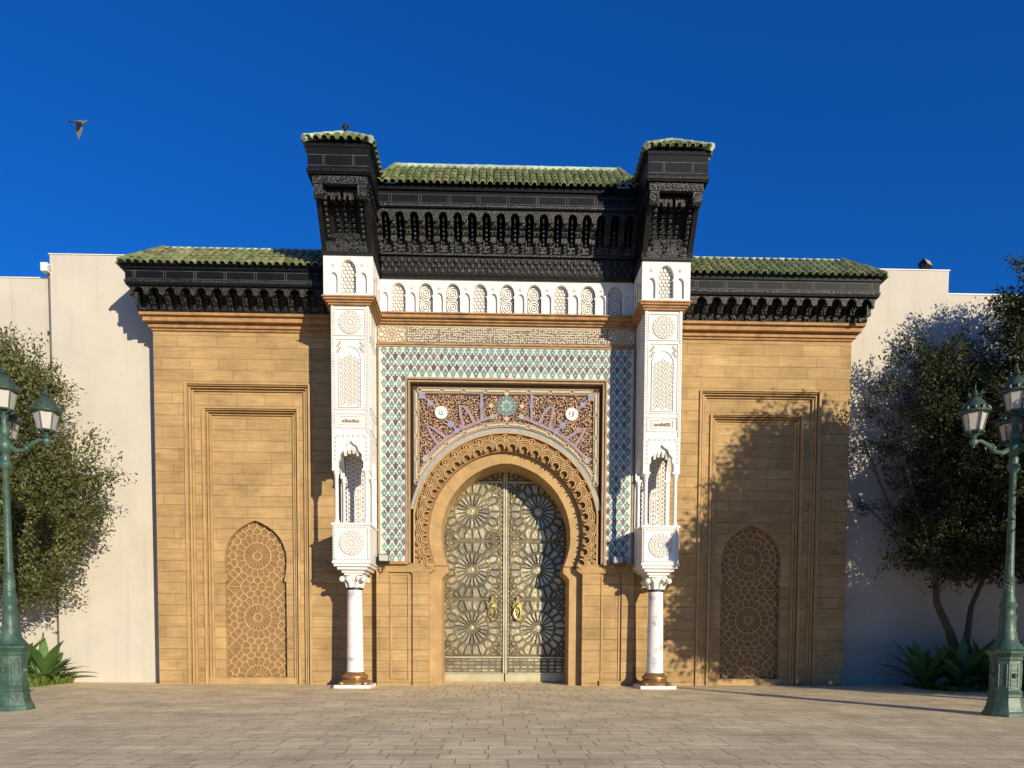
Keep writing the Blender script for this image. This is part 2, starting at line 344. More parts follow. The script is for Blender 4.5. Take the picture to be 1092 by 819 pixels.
def rosette_seeds(cx, cz, hw, hh, n=16, R=None):
    R = R or min(hw, hh); s = [(cx, cz)]
    for r, k, o in ((.36*R, n, 0), (.84*R, n, .5), (1.06*R, n, 0)):
        for i in range(k):
            a = 2*PI*(i+o)/k+PI/2; p = (cx+r*math.cos(a), cz+r*math.sin(a))
            if abs(p[0]-cx) < hw-.015 and abs(p[1]-cz) < hh-.015: s.append(p)
    for sx in (-1, 1):
        for sz in (-1, 1):
            qx, qz = cx+sx*hw, cz+sz*hh; s.append((qx-sx*.001, qz-sz*.001))
            for r, k in ((.20*R, 8), (.36*R, 16)):
                for i in range(k):
                    a = 2*PI*(i+.5)/k; p = (qx+r*math.cos(a), qz+r*math.sin(a))
                    if abs(p[0]-cx) < hw and abs(p[1]-cz) < hh and math.hypot(p[0]-cx, p[1]-cz) > 1.0*R: s.append(p)
    return s
def tile_slope(mb, xa, xb, ye, ze, yr, zr, hipa=0.0, hipb=0.0, pitch=0.2, rad=0.088, tl=0.4):
    """half-round tile columns on a slope from eave (ye,ze) to ridge (yr,zr), along x from xa to xb"""
    n = max(1, round((xb-xa)/pitch)); pw = (xb-xa)/n
    L_ = math.hypot(yr-ye, zr-ze); uy, uz = (yr-ye)/L_, (zr-ze)/L_; ny, nz = -uz, uy
    if nz < 0: ny, nz = -ny, -nz
    mb.add([(xa, ye, ze), (xb, ye, ze), (xb-hipb, yr, zr), (xa+hipa, yr, zr)], [(0, 1, 2, 3)], TILED)
    for k in range(n):
        x = xa+(k+.5)*pw; t = 1.0
        if hipa > 0: t = min(t, (x-xa)/hipa)
        if hipb > 0: t = min(t, (xb-x)/hipb)
        Lc = L_*t
        if Lc < .08: continue
        m_ = max(1, math.ceil(Lc/tl)); st = Lc/m_
        for j in range(m_):
            s0 = j*st-.05; s1 = (j+1)*st; r0 = rad*random.uniform(.98, 1.08); r1 = rad*.84; jx = random.uniform(-.008, .008); lift = random.uniform(0.012, .028)
            vs = []
            for sg in range(7):
                a = PI*sg/6
                for (ss, rr, lf) in ((s0, r0, lift), (s1, r1, 0)):
                    h = rr*math.sin(a)+lf
                    vs.append((x+jx+rr*math.cos(a), ye+uy*ss+ny*h, ze+uz*ss+nz*h))
            fs = [(2*i, 2*i+2, 2*i+3, 2*i+1) for i in range(6)]
            # tile mouth thickness
            o = len(vs)
            for sg in range(7):
                a = PI*sg/6; rr = r0*.78; vs.append((x+jx+rr*math.cos(a), ye+uy*s0+ny*(rr*math.sin(a)+lift), ze+uz*s0+nz*(rr*math.sin(a)+lift)))
            fs += [(2*i, o+i, o+i+1, 2*i+2) for i in range(6)]
            mb.add(vs, fs, TILE)
def ridge_caps(mb, p, q, r=0.085, L_=0.38, m=None):
    p, q = Vector(p), Vector(q); d = q-p; n = max(1, round(d.length/L_))
    for i in range(n):
        a = p+d*(i/n)-d.normalized()*.02; b = p+d*((i+1)/n)
        mb.tube([a, b], [r*random.uniform(.95, 1.08), r*.88], m or RIDGE, 8)

# ------------------------------------------------------------------ ground
def paving():
    mb = MB(); mb.add([(-400, -400, 0), (400, -400, 0), (400, 400, 0), (-400, 400, 0)], [(0, 1, 2, 3)], PAVE)
    return struct(build('pavement', mb))
PAVE = brick_mat('stone_paving', (0.86, 0.71, 0.42), (0.74, 0.595, 0.35), (0.42, 0.33, 0.20), 0.62, 0.36, 0.010, horiz=True, var=0.22,
                 stain=((0.50, 0.40, 0.29), 0.55, 0.53, (0.45, 1.9, 1)), bump=0.012, rough=0.7)
pav = paving()
PAVE2 = brick_mat('stone_paving_threshold', (0.86, 0.71, 0.42), (0.76, 0.61, 0.36), (0.36, 0.28, 0.17), 0.36, 0.8, 0.010, horiz=True, var=0.2,
                  stain=((0.50, 0.40, 0.29), 0.55, 0.55, (1, 1, 1)), bump=0.012, rough=0.7, offs=(.18, 0))
mb = MB(); mb.add([(-3.0, -4.7, .004), (3.9, -4.7, .004), (3.9, 1.2, .004), (-3.0, 1.2, .004)], [(0, 1, 2, 3)], PAVE2)
struct(build('threshold_paving', mb))

# ------------------------------------------------------------------ the gate
gate = thing('palace_gate', (0, 0, 0), 'monumental sandstone palace gate with green tiled roofs and bronze double doors', 'gate')
FO = (5.83, 9.33, 8.75); FI = (6.2, 8.88, 8.1); NX = 7.5
def arch_hole(cx, hw, apex, zc, neck, notch, z0, lhw):
    k = hw/.91
    rr_ = [(.85, neck), (.89, 3.3), (.915, 3.5), (.925, 3.72), (.905, 3.94), (.84, 4.17), (.73, 4.38), (.57, 4.57), (.37, 4.72), (.17, 4.83)]
    rr_ = [(x*k, z if z < 3.7 else 3.7+(z-3.7)*(apex-3.7)/1.2) for x, z in rr_]
    a = [(cx-x, z) for x, z in rr_]+[(cx, apex)]+[(cx+x, z) for x, z in rr_[::-1]]
    return [(cx-lhw, z0), (cx-lhw, neck-.07), (a[0][0], neck-.07)]+a+[(a[-1][0], neck-.07), (cx+lhw, neck-.07), (cx+lhw, z0)]
def niche_panel():
    seeds = []
    for cz in (0.15, 2.0, 3.85):
        seeds.append((0, cz))
        for r, k, o in ((.24, 20, 0), (.56, 20, .5), (.74, 20, 0), (.90, 24, .5), (1.06, 28, 0), (1.22, 12, 0)):
            for i in range(k):
                a = 2*PI*(i+o)/k+PI/2; p = (r*math.cos(a), cz+r*math.sin(a))
                if abs(p[0]) < 1.0 and abs(p[1]-cz) < .915: seeds.append(p)
    mb = MB(); mb.add([(-1, .47, -.1), (1, .47, -.1), (1, .47, 5.0), (-1, .47, 5.0)], [(0, 1, 2, 3)], CARVD)
    net = voronoi(seeds, -1.0, 1.0, 0, 4.95, 0.0)
    # raised straps: each cell outline is a ring, its middle stays sunk
    for c in net:
        cx = sum(p[0] for p in c)/len(c); cz = sum(p[1] for p in c)/len(c); n = len(c)
        rad = min(math.hypot(p[0]-cx, p[1]-cz) for p in c)
        k = max(.40, 1-.017/max(rad, .01)); k2 = k*.94
        inn = [(cx+(x-cx)*k, cz+(z-cz)*k) for x, z in c]
        vs = [(x, .43, z) for x, z in c]+[(x, .43, z) for x, z in inn]+[(cx+(x-cx)*k2, .468, cz+(z-cz)*k2) for x, z in c]
        mb.add(vs, [(i, (i+1) % n, n+(i+1) % n, n+i) for i in range(n)]+[(n+i, n+(i+1) % n, 2*n+(i+1) % n, 2*n+i) for i in range(n)], CARV)
    return mb
NP = niche_panel()
def wing(s):
    fx = lambda p: (s*p[0], p[1], p[2])
    mb = MB()
    # the recessed panel layers
    hole0 = rect(FO[0], FO[1], -.05, FO[2])
    pts = lambda x0, x1, top, cut: [(x0, -.1), (cut[0], -.1), (cut[0], cut[2]), (cut[1], cut[2]), (cut[1], -.1), (x1, -.1), (x1, top), (x0, top)]
    mb.plate(pts(3.4, 10.28, 10.5, FO), [], 0, .15, STONE)
    mb.plate(pts(FO[0]-.01, FO[1]+.01, FO[2]+.01, FI), [], .15, .29, STONE)
    mb.plate(rect(FI[0]-.01, FI[1]+.01, .0, FI[2]+.01), [arch_hole(NX, .91, 4.9, 3.62, 3.15, .8, .2, .91)], .29, .43, STONE)
    mb.box(3.4, 10.27, .50, 1.9, -.1, 10.5, STONE)
    mb.box(10.05, 10.275, .151, .499, -.1, 10.5, STONE)
    mb.xf(fx); wo_ = build('wing_wall', mb, gate)
    tr = MB()
    for (a, b, t), y in ((FO, 0), (FI, .15)):
        for off, wd, yo in ((-.045, .07, -.055), (.05, .05, .03), (.12, .06, .075)):
            tr.strip([(a+off, -.05), (a+off, t-off), (b-off, t-off), (b-off, -.05)], wd, y+yo, y+(.0 if off < 0 else .149), STONE2)
    tr.box(FI[0], FI[1], .20, .287, -.05, .19, STONE2)
    ah = arch_hole(NX, .95, 4.95, 3.62, 3.15, .8, .2, .95)
    tr.xf(fx); build('frame_moulding', tr, wo_)
    npb = MB(); npb.merge(NP, lambda p: (s*(NX+p[0]), p[1], p[2]+.0)); build('arched_lattice_niche', npb, wo_)
    co = MB()
    for x1, y0, z0, z1 in ((10.30, -.06, 10.28, 10.34), (10.36, -.13, 10.34, 10.42), (10.33, -.10, 10.42, 10.47), (10.46, -.26, 10.47, 10.60), (10.52, -.36, 10.60, 10.68)):
        co.box(3.9, x1, y0, 1.9, z0, z1, STONEB)
    co.xf(fx); build('stone_cornice', co, gate, bevel=.012)
    # black wooden eave with brackets
    ev = MB(); X1 = 10.56
    ev.box(3.9, 10.30, -.05, 1.9, 10.68, 11.62, BLACK)
    ev.yz([(-.02, 10.68), (-.30, 10.68), (-.42, 11.0), (-.55, 11.14), (-.02, 11.14)], 3.9, 10.34, BLACK)
    ev.yz([(-.02, 11.14), (-.98, 11.14), (-1.0, 11.20), (-.98, 11.24), (-.98, 11.60), (-.02, 11.60)], 3.9, X1, PANEL)
    ev.box(3.9, X1+.03, -1.02, -.9, 11.55, 11.63, PANEL); ev.box(3.9, X1+.02, -1.01, -.9, 11.20, 11.26, BLACKL)
    for k in range(8):
        x = 4.5+k*.83
        for dx in (-.03, .03): ev.box(x+dx-.008, x+dx+.008, -.986, -.97, 11.30, 11.50, LINE)
    ev.box(3.9, X1-.03, -.986, -.975, 11.29, 11.305, LINE); ev.box(3.9, X1-.03, -.986, -.975, 11.50, 11.513, LINE)
    ev.xf(fx); eo = build('black_eave', ev, gate)
    n = 15; pw = (10.46-4.0)/n
    br = MB()
    for k in range(n+1):
        x = 4.0+k*pw
        prof = [(-.02, 10.69), (-.36, 10.69), (-.40, 10.82), (-.52, 10.92), (-.55, 11.0), (-.72, 11.03), (-.74, 11.13), (-.02, 11.13)]
        br.yz(prof, x-.075, x+.075, BLACKL)
        for zz, yy in ((10.74, -.40), (10.86, -.50), (10.97, -.60)):
            for q in (-1, 1): br.ball((x+q*.04, yy, zz), .035, BLACKL, 6, 4)
        br.ball((x, -.66, 11.06), .04, BLACKL, 6, 4)
    for k in range(n):
        x = 4.0+(k+.5)*pw
        br.yz([(-.02, 10.70), (-.30, 10.70), (-.38, 10.86), (-.02, 10.90)], x-.09, x+.09, BLACKL)
        for i in range(3): br.ball((x, -.42-i*.09, 10.86+i*.075), .038, BLACKL, 6, 4)
    # cusped valance between brackets
    holes = []
    for k in range(n):
        c = 4.0+(k+.5)*pw; hw = pw*.34
        holes.append([(c-hw, 10.905), (c+hw, 10.905)]+[(c+hw*math.cos(t)*(1+.10*math.cos(6*t)), 11.0+.13*math.sin(t)) for t in [PI*i/8 for i in range(9)]])
    val = [(3.92, 11.22), (3.92, 10.98)]
    for k in range(n):
        c = 4.0+(k+.5)*pw; hw = pw*.34
        val += [(c-pw*.5+.01, 10.90), (c-hw, 10.93)]+[(c-hw*math.cos(t), 10.95+.17*math.sin(t)) for t in [PI*i/6 for i in range(1, 6)]]+[(c+hw, 10.93)]
    val += [(10.46, 10.90), (10.5, 11.22)]
    br.plate(val, [], -.90, -.84, BLACKL, back=True)
    br.xf(fx); build('bracket_row', br, eo)
    for k in range(5):
        side = MB(); y = -.75+k*.42
        side.box(10.30, 10.42, y-.06, y+.06, 10.70, 11.0, BLACKL); side.box(10.40, 10.52, y-.05, y+.05, 10.92, 11.15, BLACKL)
        side.xf(fx); build('side_bracket', side, eo)
    rf = MB()
    tile_slope(rf, 3.9, X1+.12, -1.12, 11.65, .05, 12.62, 0, .75, .215, .094, .34)
    # hip end
    hp = MB(); tile_slope(hp, -1.12, 1.9, -.0, 0, .75, .97, 1.15, 0, .215, .094, .34)
    rf.merge(hp, lambda p: (X1+.12-p[1], p[0], 11.65+p[2]))
    rf.add([(3.9, .05, 12.61), (X1-.63, .05, 12.61), (X1-.63, 1.9, 12.61), (3.9, 1.9, 12.61)], [(0, 1, 2, 3)], TILED)
    ridge_caps(rf, (3.9, .06, 12.64), (X1-.63, .06, 12.64), .07); ridge_caps(rf, (X1-.63, .04, 12.65), (X1+.10, -1.12, 11.71), .08, m=TILE)
    rf.xf(fx); build('green_tile_roof', rf, gate)
for s in (-1, 1): wing(s)

# ---- central wall: base, tile panel, spandrel, arch
cw = MB()
ringO = dict(a=2.72, apex=7.41, zc=4.68); bandO = dict(a=2.28, apex=6.90, zc=4.5); inn = dict(a=1.93, apex=6.60, zc=4.45)
ZF = 3.56
def hs(d, zf=ZF, n=24): return horseshoe(d['a'], d['apex'], d['zc'], zf, n)
# pier plane B (y -.3) below the springing, with the recess for jambs
def pier(s):
    m_ = MB()
    m_.plate([(2.27, -.1), (2.74, -.1), (2.74, 3.28), (2.80, 3.34), (3.44, 3.34), (3.44, 0.16), (2.80, .16), (2.80, -.1), (3.8, -.1), (3.8, 3.60), (2.10, 3.60), (2.10, 3.42), (2.27, 3.30)], [], -.30, .0, STONE)
    m_.box(2.745, 3.5, -.22, .0, -.1, 3.5, STONE)
    m_.strip([(2.86, .2), (2.86, 3.26), (3.38, 3.26), (3.38, .2)], .05, -.25, -.215, STONE2, closed=True)
    m_.plate([(1.90, -.1), (2.30, -.1), (2.30, 3.45), (2.12, 3.50), (1.72, 3.50), (1.72, 3.36), (1.80, 3.30), (1.90, 3.18)], [], -.05, 1.12, STONE2)
    m_.xf(lambda p: (s*p[0], p[1], p[2])); return m_
for s in (-1, 1): cw.merge(pier(s))
# wall above springing behind the tile: with arch hole, and a core
out = [(-3.8, 3.5)]+[(p[0], p[1]) for p in hs(inn, 3.5)][:0]
io = hs(inn, 3.5)
cw.plate([(-3.8, 3.5)]+[(io[0][0]-.02, 3.5)]+[(x*1.01, z) for x, z in io]+[(3.8, 3.5), (3.8, 10.6), (-3.8, 10.6)], [], .02, 1.10, STONE2)
cw.box(-3.8, -2.3, .04, 1.9, -.1, 10.6, STONE); cw.box(2.3, 3.8, .04, 1.9, -.1, 10.6, STONE); cw.box(-3.8, 3.8, 1.35, 1.9, 0, 12.5, STONE)
cw_o = build('central_wall', cw, gate)
# plain voussoir band (y -.05), segmented, and its soffit
av = MB(); A = resample(hs(inn), 30); B = resample(hs(bandO), 30)
for i in range(29):
    a, b, c, d = A[i][0], A[i+1][0], B[i+1][0], B[i][0]
    g = .0015
    def lp(p, q, t): return (p[0]+(q[0]-p[0])*t, p[1]+(q[1]-p[1])*t)
    t = g/ max(.05, math.hypot(b[0]-a[0], b[1]-a[1]))
    av.prism([lp(a, b, t), lp(a, b, 1-t), lp(d, c, 1-t), lp(d, c, t)], -.05, 1.12, STONE2)
build('voussoir_arch', av, cw_o)
# carved scalloped ring
def square_foot(pts): return [((math.copysign(2.72, x) if z < 4.68 else x), z) for x, z in pts]
rg = MB(); O = resample(square_foot(hs(ringO)), 60); I2 = resample(hs(bandO), 60)
for i in range(59):
    rg.prism([I2[i][0], I2[i+1][0], O[i+1][0], O[i][0]], -.22, .02, CARVD)
K = resample(hs(bandO, ZF+.1), 28)
for i, (p, t_) in enumerate(K):
    nx, nz = -t_[1], t_[0]
    for j, (r, wd, dep) in enumerate(((.118, .034, .15), (.172, .026, .115), (.224, .026, .10), (.276, .028, .09))):
        cx, cz = p[0]+nx*.085, p[1]+nz*.085
        a0 = -.45 if j == 0 else (-.1 if j == 1 else .30+.05*j)
        arc = []
        for q in range(15):
            th = a0+(PI-2*a0)*q/14
            arc.append((cx+t_[0]*r*math.cos(th)+nx*r*math.sin(th)*1.05, cz+t_[1]*r*math.cos(th)+nz*r*math.sin(th)*1.05))
        rg.strip(arc, wd, -.22-dep, -.215, CARV)
    if i < 27:
        q, t2 = K[i+1]
        for dn, sz in ((.305, .055), (.40, .04)):
            mx, mz = (p[0]+q[0])/2+nx*dn, (p[1]+q[1])/2+nz*dn
            if dn > .35 and abs(mx) > 2.55: continue
            rg.prism([(mx+t_[0]*u*sz+nx*v_*sz, mz+t_[1]*u*sz+nz*v_*sz) for u, v_ in ((0, -1.4), (1, 0), (0, 1.4), (-1, 0))], -.30, -.215, CARV)
        mx, mz = (p[0]+q[0])/2+nx*.40, (p[1]+q[1])/2+nz*.40
        if abs(mx) < 2.5: rg.strip([(mx+.09*math.cos(th), mz+.075*math.sin(th)) for th in [2*PI*k/10 for k in range(10)]], .024, -.305, -.215, CARV, closed=True)
for s in (-1, 1):
    for x, z in ((2.62, 3.66), (2.50, 3.72), (2.61, 3.84), (2.42, 3.63), (2.52, 3.90), (2.62, 4.02), (2.57, 4.18)):
        for r in (.055, .022): rg.strip([(s*x+r*math.cos(q), z+r*math.sin(q)) for q in [2*PI*k/8 for k in range(8)]], .020, -.31, -.215, CARV, closed=True)
rg.strip([(min(max(p[0], -2.69), 2.69), p[1]) for p, _ in resample(square_foot(hs(ringO)), 80)], .045, -.315, -.21, CARV)
ring_o = build('scalloped_arch_ring', rg, cw_o)
# ring foot carved with little arcs at both feet
# spandrel field
sp_ = MB(); OO = square_foot(hs(ringO, ZF, 30))
SPR = (-2.74, 2.74, 3.58, 8.72)
sp_.plate([(SPR[0], ZF), OO[0]]+OO+[(SPR[1], ZF), (SPR[1], SPR[3]), (SPR[0], SPR[3])], [], -.25, .01, MAROON)
def inside(x, z, m_=0.0):
    zz = max(z, 4.68)
    h = 2.73+m_; a = 2.72+m_; c = (h*h-a*a)/(2*a); r = a+c
    return (abs(x)+c)**2+(zz-4.68)**2 > r*r and abs(x) < 2.50 and z < 8.47
# arabesque leaves
g = .060
for ix in range(int(5.2/g)):
    for iz in range(int(2.7/g)):
        x = -2.6+ix*g+random.uniform(-.02, .02); z = 5.9+iz*g+random.uniform(-.02, .02)
        if not inside(x, z, .26): continue
        a = random.uniform(0, 2*PI) if random.random() < .6 else (ix+iz) % 4*PI/4; L_ = random.uniform(.034, .056); w2 = random.uniform(.011, .019)
        ca, sa = math.cos(a), math.sin(a); h = random.uniform(.03, .06)
        bnd = random.uniform(-.02, .02)
        poly = [(-L_, 0), (-L_*.3, w2+bnd), (L_*.4, w2*.8+bnd), (L_, 0), (L_*.4, -w2*.9+bnd), (-L_*.3, -w2+bnd)]
        sp_.prism([(x+u*ca-v_*sa, z+u*sa+v_*ca) for u, v_ in poly], -.25-h, -.249, GOLDL)
sp_o = build('carved_spandrel', sp_, cw_o)
# interlaced strap border along the frame and the arch
bd = MB()
def border(path, wide, closed=False):
    bd.strip(path, wide, -.275, -.24, TANF)
    n = max(2, int(sum(math.hypot(b[0]-a[0], b[1]-a[1]) for a, b in zip(path, path[1:]))/.62)); R_ = resample(path, n*8+1)
    for off in (-1, 1):
        bd.strip([(p[0]-t_[1]*off*wide*.36, p[1]+t_[0]*off*wide*.36) for p, t_ in R_], .02, -.30, -.27, STRAPG)
    for k in range(n):
        seg = R_[k*8+1:k*8+8]
        if len(seg) > 2:
            bd.strip([p for p, _ in seg], wide*.34, -.31, -.27, STRAP)
        p, t_ = R_[k*8]
        bd.strip([(p[0]+.07*math.cos(q), p[1]+.07*math.sin(q)) for q in [2*PI*i/6 for i in range(6)]], .025, -.315, -.27, STRAP, closed=True)
border([(-2.62, 5.95), (-2.62, 8.60)], .18); border([(2.62, 5.95), (2.62, 8.60)], .18); border([(-2.53, 8.60), (2.53, 8.60)], .18)
big = dict(a=2.80, apex=7.86, zc=4.5)
ba = [p for p in horseshoe(2.78, 7.485, 4.70, 4.75, 30) if abs(p[0]) < 2.74]
bd.strip(ba, .13, -.285, -.24, STRAPG)
bc = [p for p in horseshoe(2.90, 7.65, 4.75, 5.6, 34) if abs(p[0]) < 2.58]
border(bc, .17)
build('strapwork_border', bd, sp_o)
# mauve knotted straps, blue stars
def star(mbx, cx, cz, r, n, y0, m_, k=.55, ph=0.0):
    mbx.prism([(cx+(r if i % 2 == 0 else r*k)*math.cos(PI*i/n+ph), cz+(r if i % 2 == 0 else r*k)*math.sin(PI*i/n+ph)) for i in range(2*n)], y0, -.25, m_)
for sd in (-1, 1):
    ms_ = MB(); mr_ = lambda path: [(sd*x, z) for x, z in path]
    ms_.strip(mr_([(2.38, 6.62), (1.99, 7.03), (1.74, 7.23), (1.36, 7.48), (1.00, 7.63), (.71, 7.75), (.44, 7.85)]), .085, -.330, -.25, MAUVE)
    ms_.strip(mr_([(1.99, 7.03), (2.18, 7.31), (2.30, 7.56), (2.12, 7.50), (1.74, 7.23)]), .085, -.335, -.25, MAUVE)
    ms_.strip(mr_([(1.36, 7.48), (1.26, 7.62), (1.34, 7.89), (1.36, 8.16), (1.21, 8.12), (1.05, 7.90), (.94, 7.65)]), .085, -.335, -.25, MAUVE)
    ms_.strip(mr_([(.73, 8.5), (.73, 7.72)]), .07, -.338, -.25, BLUEM)
    ms_.strip(mr_([(2.51, 8.48), (2.26, 8.28), (1.97, 7.96), (1.63, 7.64), (1.40, 7.45)]), .055, -.32, -.25, MAUVE)
    for x, z, r, n_, kk, mm_ in ((1.63, 7.62, .15, 8, .5, BLUEM), (2.46, 8.43, .14, 4, .6, BLUEM), (2.22, 8.22, .14, 4, .45, BLUEM), (.73, 8.18, .10, 4, .5, BLUEM), (1.45, 7.44, .12, 4, .5, BLUEM), (2.36, 6.62, .12, 6, .6, STRAPG), (.42, 7.86, .10, 6, .6, STRAPG)):
        star(ms_, sd*x, z, r, n_, -.342, mm_, kk, PI/4 if n_ == 4 else 0)
    build('mauve_strap_knot', ms_, sp_o)
MZ = 8.17
md = MB(); star(md, 0, MZ, .34, 8, -.31, ZPUR, .84); star(md, 0, MZ, .30, 8, -.318, ZGRN, .75, PI/8); star(md, 0, MZ, .20, 8, -.326, ZMINT, .7); star(md, 0, MZ, .12, 8, -.334, ZGRN, .6, PI/8)
for q in range(16): md.prism([(0+r*math.cos(q*PI/8+d), MZ+r*math.sin(q*PI/8+d)) for r, d in ((.25, -.04), (.28, 0), (.25, .04), (.22, 0))], -.325, -.25, ZBASE)
for x, z in ((.45, 8.17), (-.45, 8.17), (0, 7.80), (0, 8.52)): star(md, x, z, .09, 4, -.33, STRAP, .6)
build('star_medallion', md, sp_o)
for s in (-1, 1):
    dm = MB(); dm.prism([(s*1.90+.185*math.cos(2*PI*i/24), 7.95+.185*math.sin(2*PI*i/24)) for i in range(24)], -.36, -.25, WHITE)
    dm.strip([(s*1.90+.155*math.cos(2*PI*i/24), 7.95+.155*math.sin(2*PI*i/24)) for i in range(24)], .02, -.372, -.355, WHITEP, closed=True)
    # small brushed signature marks, each disc its own
    if s < 0: marks = [[(-.07, .02), (-.03, -.05), (.03, -.06), (.05, -.02)], [(.02, .05), (.03, -.01)], [(-.06, .06), (-.02, .07)]]
    else: marks = [[(-.07, -.04), (-.075, .03), (-.03, .075)], [(.02, .07), (.065, .03), (.05, -.05), (-.01, -.075)], [(.01, .02), (.02, -.02)]]
    for mk in marks: dm.strip([(s*1.90+x, 7.95+z) for x, z in mk], .018, -.372, -.355, MAROON)
    build('white_disc', dm, sp_o)
# frame of the spandrel field (a step up to the tile panel) and zellij
fr = MB()
for off, wd, y0 in ((0.0, .07, -.43), (.075, .06, -.40)):
    fr.strip([(-2.90+off, 3.60), (-2.90+off, 8.90-off), (2.90-off, 8.90-off), (2.90-off, 3.60)], wd, y0, -.2, TANF)
fr.strip([(-3.70, 3.64), (-3.70, 9.80), (3.70, 9.80), (3.70, 3.64)], .06, -.43, -.3, TANF)
for s in (-1, 1): fr.box(min(s*2.86, s*3.78), max(s*2.86, s*3.78), -.46, -.2, 3.56, 3.64, STONEB)
build('panel_frame', fr, cw_o)
zl = MB()
zl.plate([(-3.72, 3.62), (-2.88, 3.62), (-2.88, 8.92), (2.88, 8.92), (2.88, 3.62), (3.72, 3.62), (3.72, 9.82), (-3.72, 9.82)], [], -.40, .02, ZBASE)
px_, pz_ = .2215, .312
def ogee(cx, cz, k, wk=1.0):
    w_, h_ = px_*.5*k*wk, pz_*.5*k
    return [(cx, cz-h_), (cx+w_*.32, cz-h_*.55), (cx+w_*.95, cz-h_*.10), (cx+w_*.9, cz+h_*.2), (cx+w_*.4, cz+h_*.55), (cx, cz+h_), (cx-w_*.4, cz+h_*.55), (cx-w_*.9, cz+h_*.2), (cx-w_*.95, cz-h_*.10), (cx-w_*.32, cz-h_*.55)]
def spear(cx, cz, k):
    return [(cx+u*k*.098, cz+v_*k*.138) for u, v_ in ((-.28, 1.0), (.28, 1.0), (.34, .55), (.95, .42), (1.0, .18), (.74, -.05), (.62, -.45), (.30, -.82), (0, -1.0), (-.30, -.82), (-.62, -.45), (-.74, -.05), (-1.0, .18), (-.95, .42), (-.34, .55))]
nx_ = int(7.2/px_)+2; nz_ = int(6.1/pz_)+2
def okz(x, z): return abs(x) < 3.64 and 3.70 < z < 9.72 and (abs(x) > 2.96 or z > 8.98)
for i in range(-18, 19):
    for j in range(21):
        x, z = i*px_, 3.75+j*pz_
        if okz(x, z):
            zl.prism(spear(x, z, .90), -.404, -.40, ZGRN); zl.prism([(x+.030*math.cos(q), z-.012+.040*math.sin(q)) for q in [PI*k/3 for k in range(6)]], -.408, -.40, ZMINT)
            for sg in (-1, 1): zl.prism([(x+sg*.058, z+.012), (x+sg*.072, z+.03), (x+sg*.058, z+.045), (x+sg*.045, z+.03)], -.408, -.40, ZMINT)
        x, z = (i+.5)*px_, 3.75+(j+.5)*pz_
        if okz(x, z): zl.prism(spear(x, z, .84), -.405, -.40, ZPUR)
build('zellij_tile_panel', zl, cw_o)
# carved band above, brown cornice, white frieze
ib = MB(); ib.box(-3.76, 3.76, -.36, .02, 9.86, 10.42, STRAP)
for x0, x1 in ((-2.88, 2.9),):
    ib.box(x0, x1, -.372, -.36, 9.93, 10.36, CARVD2)
    for k in range(int((x1-x0)/.062)):
        x = x0+.04+k*.062
        for r_ in range(6):
            z = 9.965+r_*.068+random.uniform(-.012, .012)
            kind = random.random(); a = random.uniform(-1, 1)
            if kind < .45: ib.strip([(x-.03, z), (x-.01, z+.025*a), (x+.015, z-.02*a), (x+.035, z+.015)], .03, -.40, -.37, INSC)
            elif kind < .7: ib.strip([(x+.02*math.cos(q), z+.022*math.sin(q)) for q in [2*PI*i/6 for i in range(5)]], .024, -.40, -.37, INSC)
            elif kind < .9: ib.strip([(x, z-.03), (x+.01*a, z+.035)], .028, -.40, -.37, INSC)
for s in (-1, 1):
    sq = rosette_seeds(s*3.32, 10.14, .40, .24, 12, .24)
    ib.box(s*3.32-.42, s*3.32+.42, -.368, -.36, 9.90, 10.38, CARVD)
    pillow(ib, voronoi(sq, s*3.32-.40, s*3.32+.40, 9.91, 10.37, .006), -.366, .02, .008, INSC)
build('carved_inscription_band', ib, cw_o)
cn = MB()
for y0, z0, z1 in ((-.40, 9.80, 9.84), (-.44, 9.84, 9.885)): cn.box(-3.76, 3.76, y0, .02, z0, z1, STONEB)
for y0, z0, z1 in ((-.45, 10.42, 10.47), (-.52, 10.47, 10.53), (-.62, 10.53, 10.62), (-.68, 10.62, 10.66)): cn.box(-3.76, 3.76, y0, .02, z0, z1, STONEB)
build('brown_cornice', cn, cw_o, bevel=.01)

